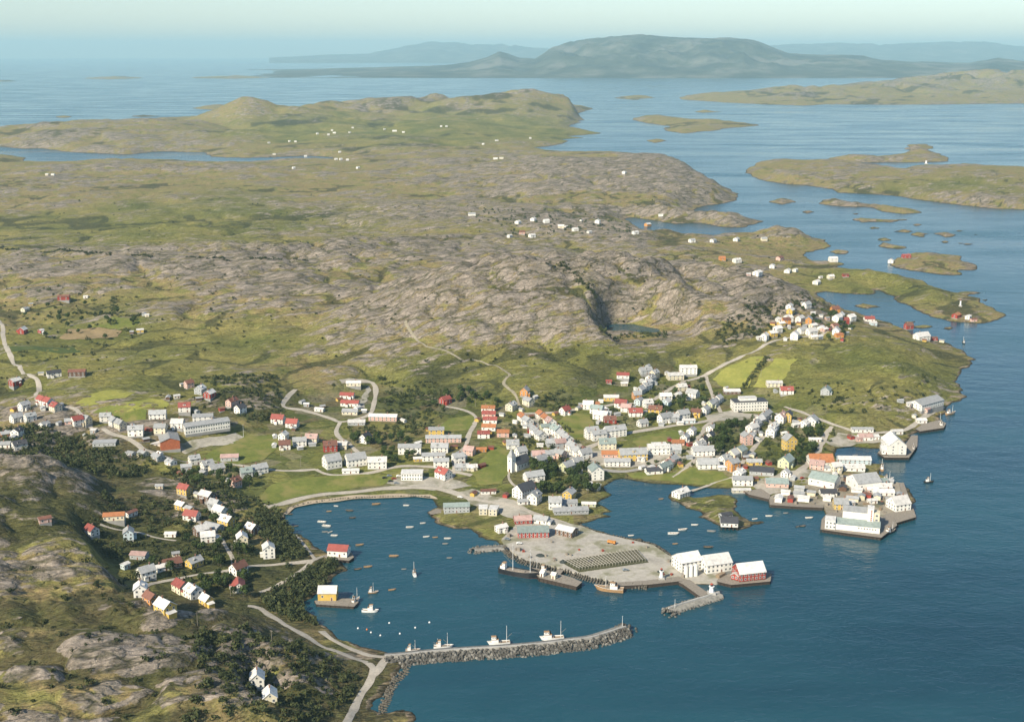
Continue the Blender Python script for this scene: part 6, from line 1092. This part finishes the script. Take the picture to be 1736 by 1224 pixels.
def sample(poly, n, rg):
    lo = poly.min(0); hi = poly.max(0); out = np.zeros((0, 2)); it = 0
    while len(out) < n and it < 60:
        p = lo + (hi - lo) * rg.random((n * 3, 2)); out = np.concatenate([out, p[inside(poly, p[:, 0], p[:, 1])]]); it += 1
    return out[:n]
tree_sets = [('around the church and big white house', [(885, 790), (930, 785), (1000, 800), (1010, 838), (960, 840), (915, 842), (890, 825)], 46), ('beside the tall pink gabled house', [(1205, 755), (1215, 735), (1260, 715), (1275, 725), (1262, 750), (1235, 775), (1215, 775)], 26), ('below the tall yellow house', [(1345, 770), (1375, 765), (1380, 790), (1350, 800), (1318, 780)], 14), ('around the gabled rows right of town', [(1325, 725), (1400, 730), (1390, 760), (1350, 760), (1320, 745)], 18),
 ('behind the beach meadow houses', [(590, 745), (700, 745), (720, 790), (660, 790), (600, 770)], 26), ('on the left hillside', [(300, 870), (400, 880), (440, 940), (380, 950), (320, 930)], 22), ('in the left foreground', [(240, 955), (420, 955), (430, 1020), (300, 1000)], 22), ('below the school', [(300, 790), (440, 800), (440, 830), (330, 830)], 20), ('at the far left farms', [(20, 535), (150, 505), (240, 540), (200, 585), (60, 575)], 20), ('on the upper town slope', [(1060, 690), (1180, 655), (1230, 680), (1190, 700), (1080, 720)], 18), ('above the red roofed column', [(700, 690), (760, 665), (860, 680), (860, 720), (810, 690)], 16), ('in the headland village', [(1280, 570), (1330, 520), (1440, 535), (1450, 570), (1380, 580)], 26)]
trg = np.random.default_rng(44)
for phrase, poly, n in tree_sets:
    pts = [p for p in sample(wpoly(poly), n * 3, trg) if clear(p[0], p[1], 1.0)][:n]
    rec = sorted(((to_px(p[0], p[1], z1(*p))[0], p) for p in pts), key=lambda q: q[0])
    for i, (_, p) in enumerate(rec):
        s = (0.95 if 'church' in phrase else 0.75) + 0.55 * trg.random(); r = empty('tree', (p[0], p[1], zsurf(*p)), trg.random() * 6.28); r.scale = (s, s, s * (0.8 + 0.35 * trg.random())); link('crown', CROWN[trg.integers(6)], r); link('trunk', TR, r)
        tag(r, f'dark green leafy tree, {ordn(i)} from left of those {phrase}', 'tree', 'trees ' + phrase)
BUSH = [crown_arrays(100 + i, 34, 1.9 + 0.5 * (i % 2), 1.5, 1.0, 0.62) for i in range(8)] + [crown_arrays(150 + i, 60, 2.4, 2.3, 2.2, 0.62) for i in range(4)]
def thicket(label, pts, rg, smin=0.6, smax=1.4, tall=0.3, mat=None, check=True):
    vs = []; fs = []; o = 0
    for x, y in pts:
        if check and not clear(x, y, 0.2): continue
        k = 8 + rg.integers(4) if rg.random() < tall else rg.integers(8); v, f = BUSH[k]; a = rg.random() * 6.28; s = smin + (smax - smin) * rg.random()
        c, q = math.cos(a) * s, math.sin(a) * s; w = np.stack([v[:, 0] * c - v[:, 1] * q + x, v[:, 0] * q + v[:, 1] * c + y, v[:, 2] * s * 0.95 + zsurf(x, y)], 1); vs.append(w); fs.append(f + o); o += len(v)
    if not vs: return
    ob = link('thicket', np_mesh('thicket', np.concatenate(vs), np.concatenate(fs), mat or M_SCRUB)); tag(ob, label, 'thicket', kind='stuff')
thickets = [('dense dark woodland between the far left road and the rocky slope', [(-30, 735), (60, 722), (150, 742), (230, 772), (300, 800), (390, 832), (440, 842), (475, 872), (482, 892), (440, 885), (395, 862), (330, 832), (270, 800), (200, 812), (150, 802), (60, 775), (-30, 770)], 900, 0.6), ('dark wood along the western harbour shore', [(440, 860), (478, 885), (505, 915), (530, 935), (490, 965), (455, 935), (430, 890)], 330, 0.6), ('dark wood beside the yellow boathouse', [(470, 985), (540, 960), (575, 955), (545, 1000), (510, 1018), (515, 1040), (545, 1062), (500, 1055), (450, 1030), (440, 1005)], 330, 0.5), ('scrub on the slope left of the estate', [(340, 640), (470, 640), (480, 690), (470, 710), (420, 720), (380, 690)], 230, 0.15), ('scrub between the estate and the beach houses', [(640, 640), (740, 650), (760, 680), (740, 730), (690, 745), (600, 740), (580, 725), (650, 725)], 300, 0.3), ('scrub on the lower left slope above the coast road', [(300, 1080), (420, 1060), (540, 1110), (610, 1140), (590, 1190), (520, 1230), (300, 1230), (360, 1150)], 460, 0.15), ('scattered scrub among the rocks of the left foreground', [(0, 960), (230, 960), (330, 1050), (300, 1224), (0, 1224)], 90, 0.05), ('scrub on the shaded flank above the headland village', [(1210, 560), (1250, 525), (1330, 505), (1400, 515), (1330, 530), (1290, 570), (1230, 590)], 260, 0.15), ('scrub on the headland slope right of town', [(1330, 640), (1430, 650), (1500, 660), (1600, 640), (1560, 690), (1440, 710), (1380, 690)], 80, 0.1), ('woods round the hamlet on the heath', [(780, 360), (860, 355), (1000, 360), (1060, 375), (1080, 400), (960, 400), (850, 400)], 170, 0.2), ('scrub round the left hillside gardens', [(180, 840), (320, 840), (420, 870), (440, 980), (360, 1010), (220, 960), (120, 900)], 420, 0.25), ('garden bushes in the upper town', [(1000, 700), (1100, 660), (1200, 640), (1230, 700), (1130, 715), (1020, 730)], 200, 0.2), ('garden bushes between the town streets', [(990, 790), (1180, 740), (1260, 740), (1260, 810), (1170, 790), (1050, 790)], 150, 0.2), ('garden bushes in the gabled rows', [(1200, 720), (1300, 700), (1420, 730), (1400, 780), (1320, 800), (1220, 780)], 260, 0.25), ('garden bushes around the white street rows', [(860, 700), (960, 720), (1010, 790), (920, 800), (870, 770)], 200, 0.2), ('scrub along the far left farm fields', [(0, 490), (200, 490), (260, 560), (100, 620), (0, 600)], 130, 0.2), ('dark bushes at the foot of the hill road', [(890, 680), (960, 660), (980, 690), (930, 698)], 70, 0.4), ('bushes by the heath pond', [(1010, 562), (1060, 565), (1130, 566), (1130, 574), (1060, 574), (1015, 572)], 60, 0.3)]
for i, (lab, poly, n, tall) in enumerate(thickets):
    rg = np.random.default_rng(500 + i); big_ = 'hamlet' in lab
    thicket(lab, sample(wpoly(poly), n, rg), rg, 0.5 if not big_ else 0.8, 1.35 if not big_ else 1.7, tall)
def hedge(label, px, n, seed):
    rg = np.random.default_rng(seed); c = spline([hit(*q)[:2] for q in px], 2.0); k = rg.integers(0, len(c), n); thicket(label, c[k] + rg.normal(size=(n, 2)) * 1.8, rg, 0.5, 1.2, 0.1, None, False)
hedge('long dark line of bushes along a ditch on the heath', [(-10, 419), (120, 427), (250, 435), (380, 439), (460, 440), (525, 443)], 330, 601)
hedge('hedge line along the far left farm fields', [(122, 531), (157, 534), (193, 534.5), (238, 536)], 70, 602)
hedge('short hedge running across the far left farm fields', [(193, 505), (193, 534)], 40, 603)
hedge('dark hedge between the two bright hay fields', [(1262, 658), (1275, 640), (1300, 607)], 50, 604)
hedge('dark line of scrub in a cleft behind the rocky hill', [(930, 445), (960, 455), (985, 480), (1010, 505)], 110, 605)
rg = np.random.default_rng(900)
hp = []
while len(hp) < 900:
    px, py = rg.uniform(-20, 1320), 340 + 360 * rg.random() ** 1.3; 
    i_ = hit(px, py)
    if i_[2] > 2.5: hp.append(i_)
hp = np.array([(a, c) for a, c, _ in hp if fbm(np.array([a]), np.array([c]), 130, 3, 777)[0] > -0.05])
thicket('low dark bushes scattered over the open heath', hp, rg, 0.45, 1.1, 0.05)
print('objects', len(bpy.data.objects))

# ------------------------------------------------------------------ goods on the quays
CRATE = MB().box(-.9, .9, -.7, .7, 0, .55).box(-.85, .85, -.65, .65, .58, 1.1).box(-.9, .6, -.7, .7, 1.13, 1.6).mesh('crates', M_WOOD)
def goods_timber():
    m = MB()
    for i in range(5):
        for j in range(6): m.box(-2.6 + .1 * (i % 2), 2.6 - .15 * (j % 3), -1.0 + j * .34, -1.0 + j * .34 + .3, i * .3, i * .3 + .26)
    return m.mesh('planks', M_DECK)
TIMB = goods_timber(); BARR = MB().bar((0, 0, 0), (0, 0, .9), .34, 12).mesh('barrel', M_RUST); NETM = None
def net_heap():
    rg = np.random.default_rng(3); a = np.linspace(0, 6.283, 15)[:-1]; vs = [(0, 0, 1.0)]; 
    for r_, z_ in ((.7, .85), (1.3, .5), (1.8, 0)):
        for k in a: q = r_ * (0.85 + .3 * rg.random()); vs.append((q * math.cos(k) * 1.3, q * math.sin(k), z_ * (0.8 + .4 * rg.random())))
    fs = [(0, 1 + i, 1 + (i + 1) % 14) for i in range(14)] + [(1 + k * 14 + i, 1 + (k + 1) * 14 + i, 1 + (k + 1) * 14 + (i + 1) % 14, 1 + k * 14 + (i + 1) % 14) for k in range(2) for i in range(14)]
    return MB().add(vs, fs).mesh('net', M_NET)
M_NET = simple_mat('tarred_net', (0.05, 0.06, 0.055), 0.95, 0.5, 1.5); NETM = net_heap()
GOODS = {'crate_stack': ('stack of grey fish crates', 'crates', CRATE, 'crate'), 'timber_pile': ('pile of sawn planks', 'timber pile', TIMB, 'plank'), 'oil_drum': ('cluster of rust red oil drums', 'drums', BARR, 'drum'), 'net_heap': ('dark heap of fishing net', 'net', NETM, 'net')}
spots = {'on the gravel quay': (quay_west, 2.2, 24), 'on the east quay': (quay_east, 2.3, 30)}
rg = np.random.default_rng(77); RKP = gpoly([(950, 948), (983, 970), (1098, 954), (1080, 930)], 2.2)
for ph, (poly, zq, n) in spots.items():
    P = gpoly(poly, zq); pts = sample(P, n * 6, rg); good = [q for q in pts if clear(q[0], q[1], 1.2) and not inside(RKP, q[:1], q[1:])[0] and pdist(P, q[:1], q[1:])[0] > 2.5][:n]
    rec = {}
    for q in sorted(good, key=lambda q: to_px(q[0], q[1], zq)[0]): rec.setdefault(['crate_stack', 'crate_stack', 'timber_pile', 'oil_drum', 'net_heap'][rg.integers(5)], []).append(q)
    for nm, qs in rec.items():
        lab, cat, me, part = GOODS[nm]
        for i, q in enumerate(qs):
            r = empty(nm, (q[0], q[1], zq), rg.random() * 3.14); link(part, me, r); s = 0.9 + 0.6 * rg.random(); r.scale = (s, s, s)
            if nm == 'oil_drum': link(part, me, r, (.75, .1, 0)); link(part, me, r, (.3, .7, 0))
            tag(r, f'{lab}, {ordn(i)} such from left {ph}', cat, 'goods ' + ph)

# ------------------------------------------------------------------ haze
M_HAZE = bpy.data.materials.new('haze_air'); M_HAZE.use_nodes = True; nt = M_HAZE.node_tree; nt.nodes.clear()
o = nt.nodes.new('ShaderNodeOutputMaterial'); v = nt.nodes.new('ShaderNodeVolumePrincipled')
v.inputs['Color'].default_value = (0.54, 0.86, 0.96, 1); v.inputs['Density'].default_value = 3.6e-5; v.inputs['Anisotropy'].default_value = 0.0
nt.links.new(v.outputs[0], o.inputs['Volume'])
hz = MB().box(-72000, 72000, -72000, 72000, -8, 900).build('haze', M_HAZE)
tag(hz, 'pale blue sea haze over the far islands', 'haze', kind='stuff')
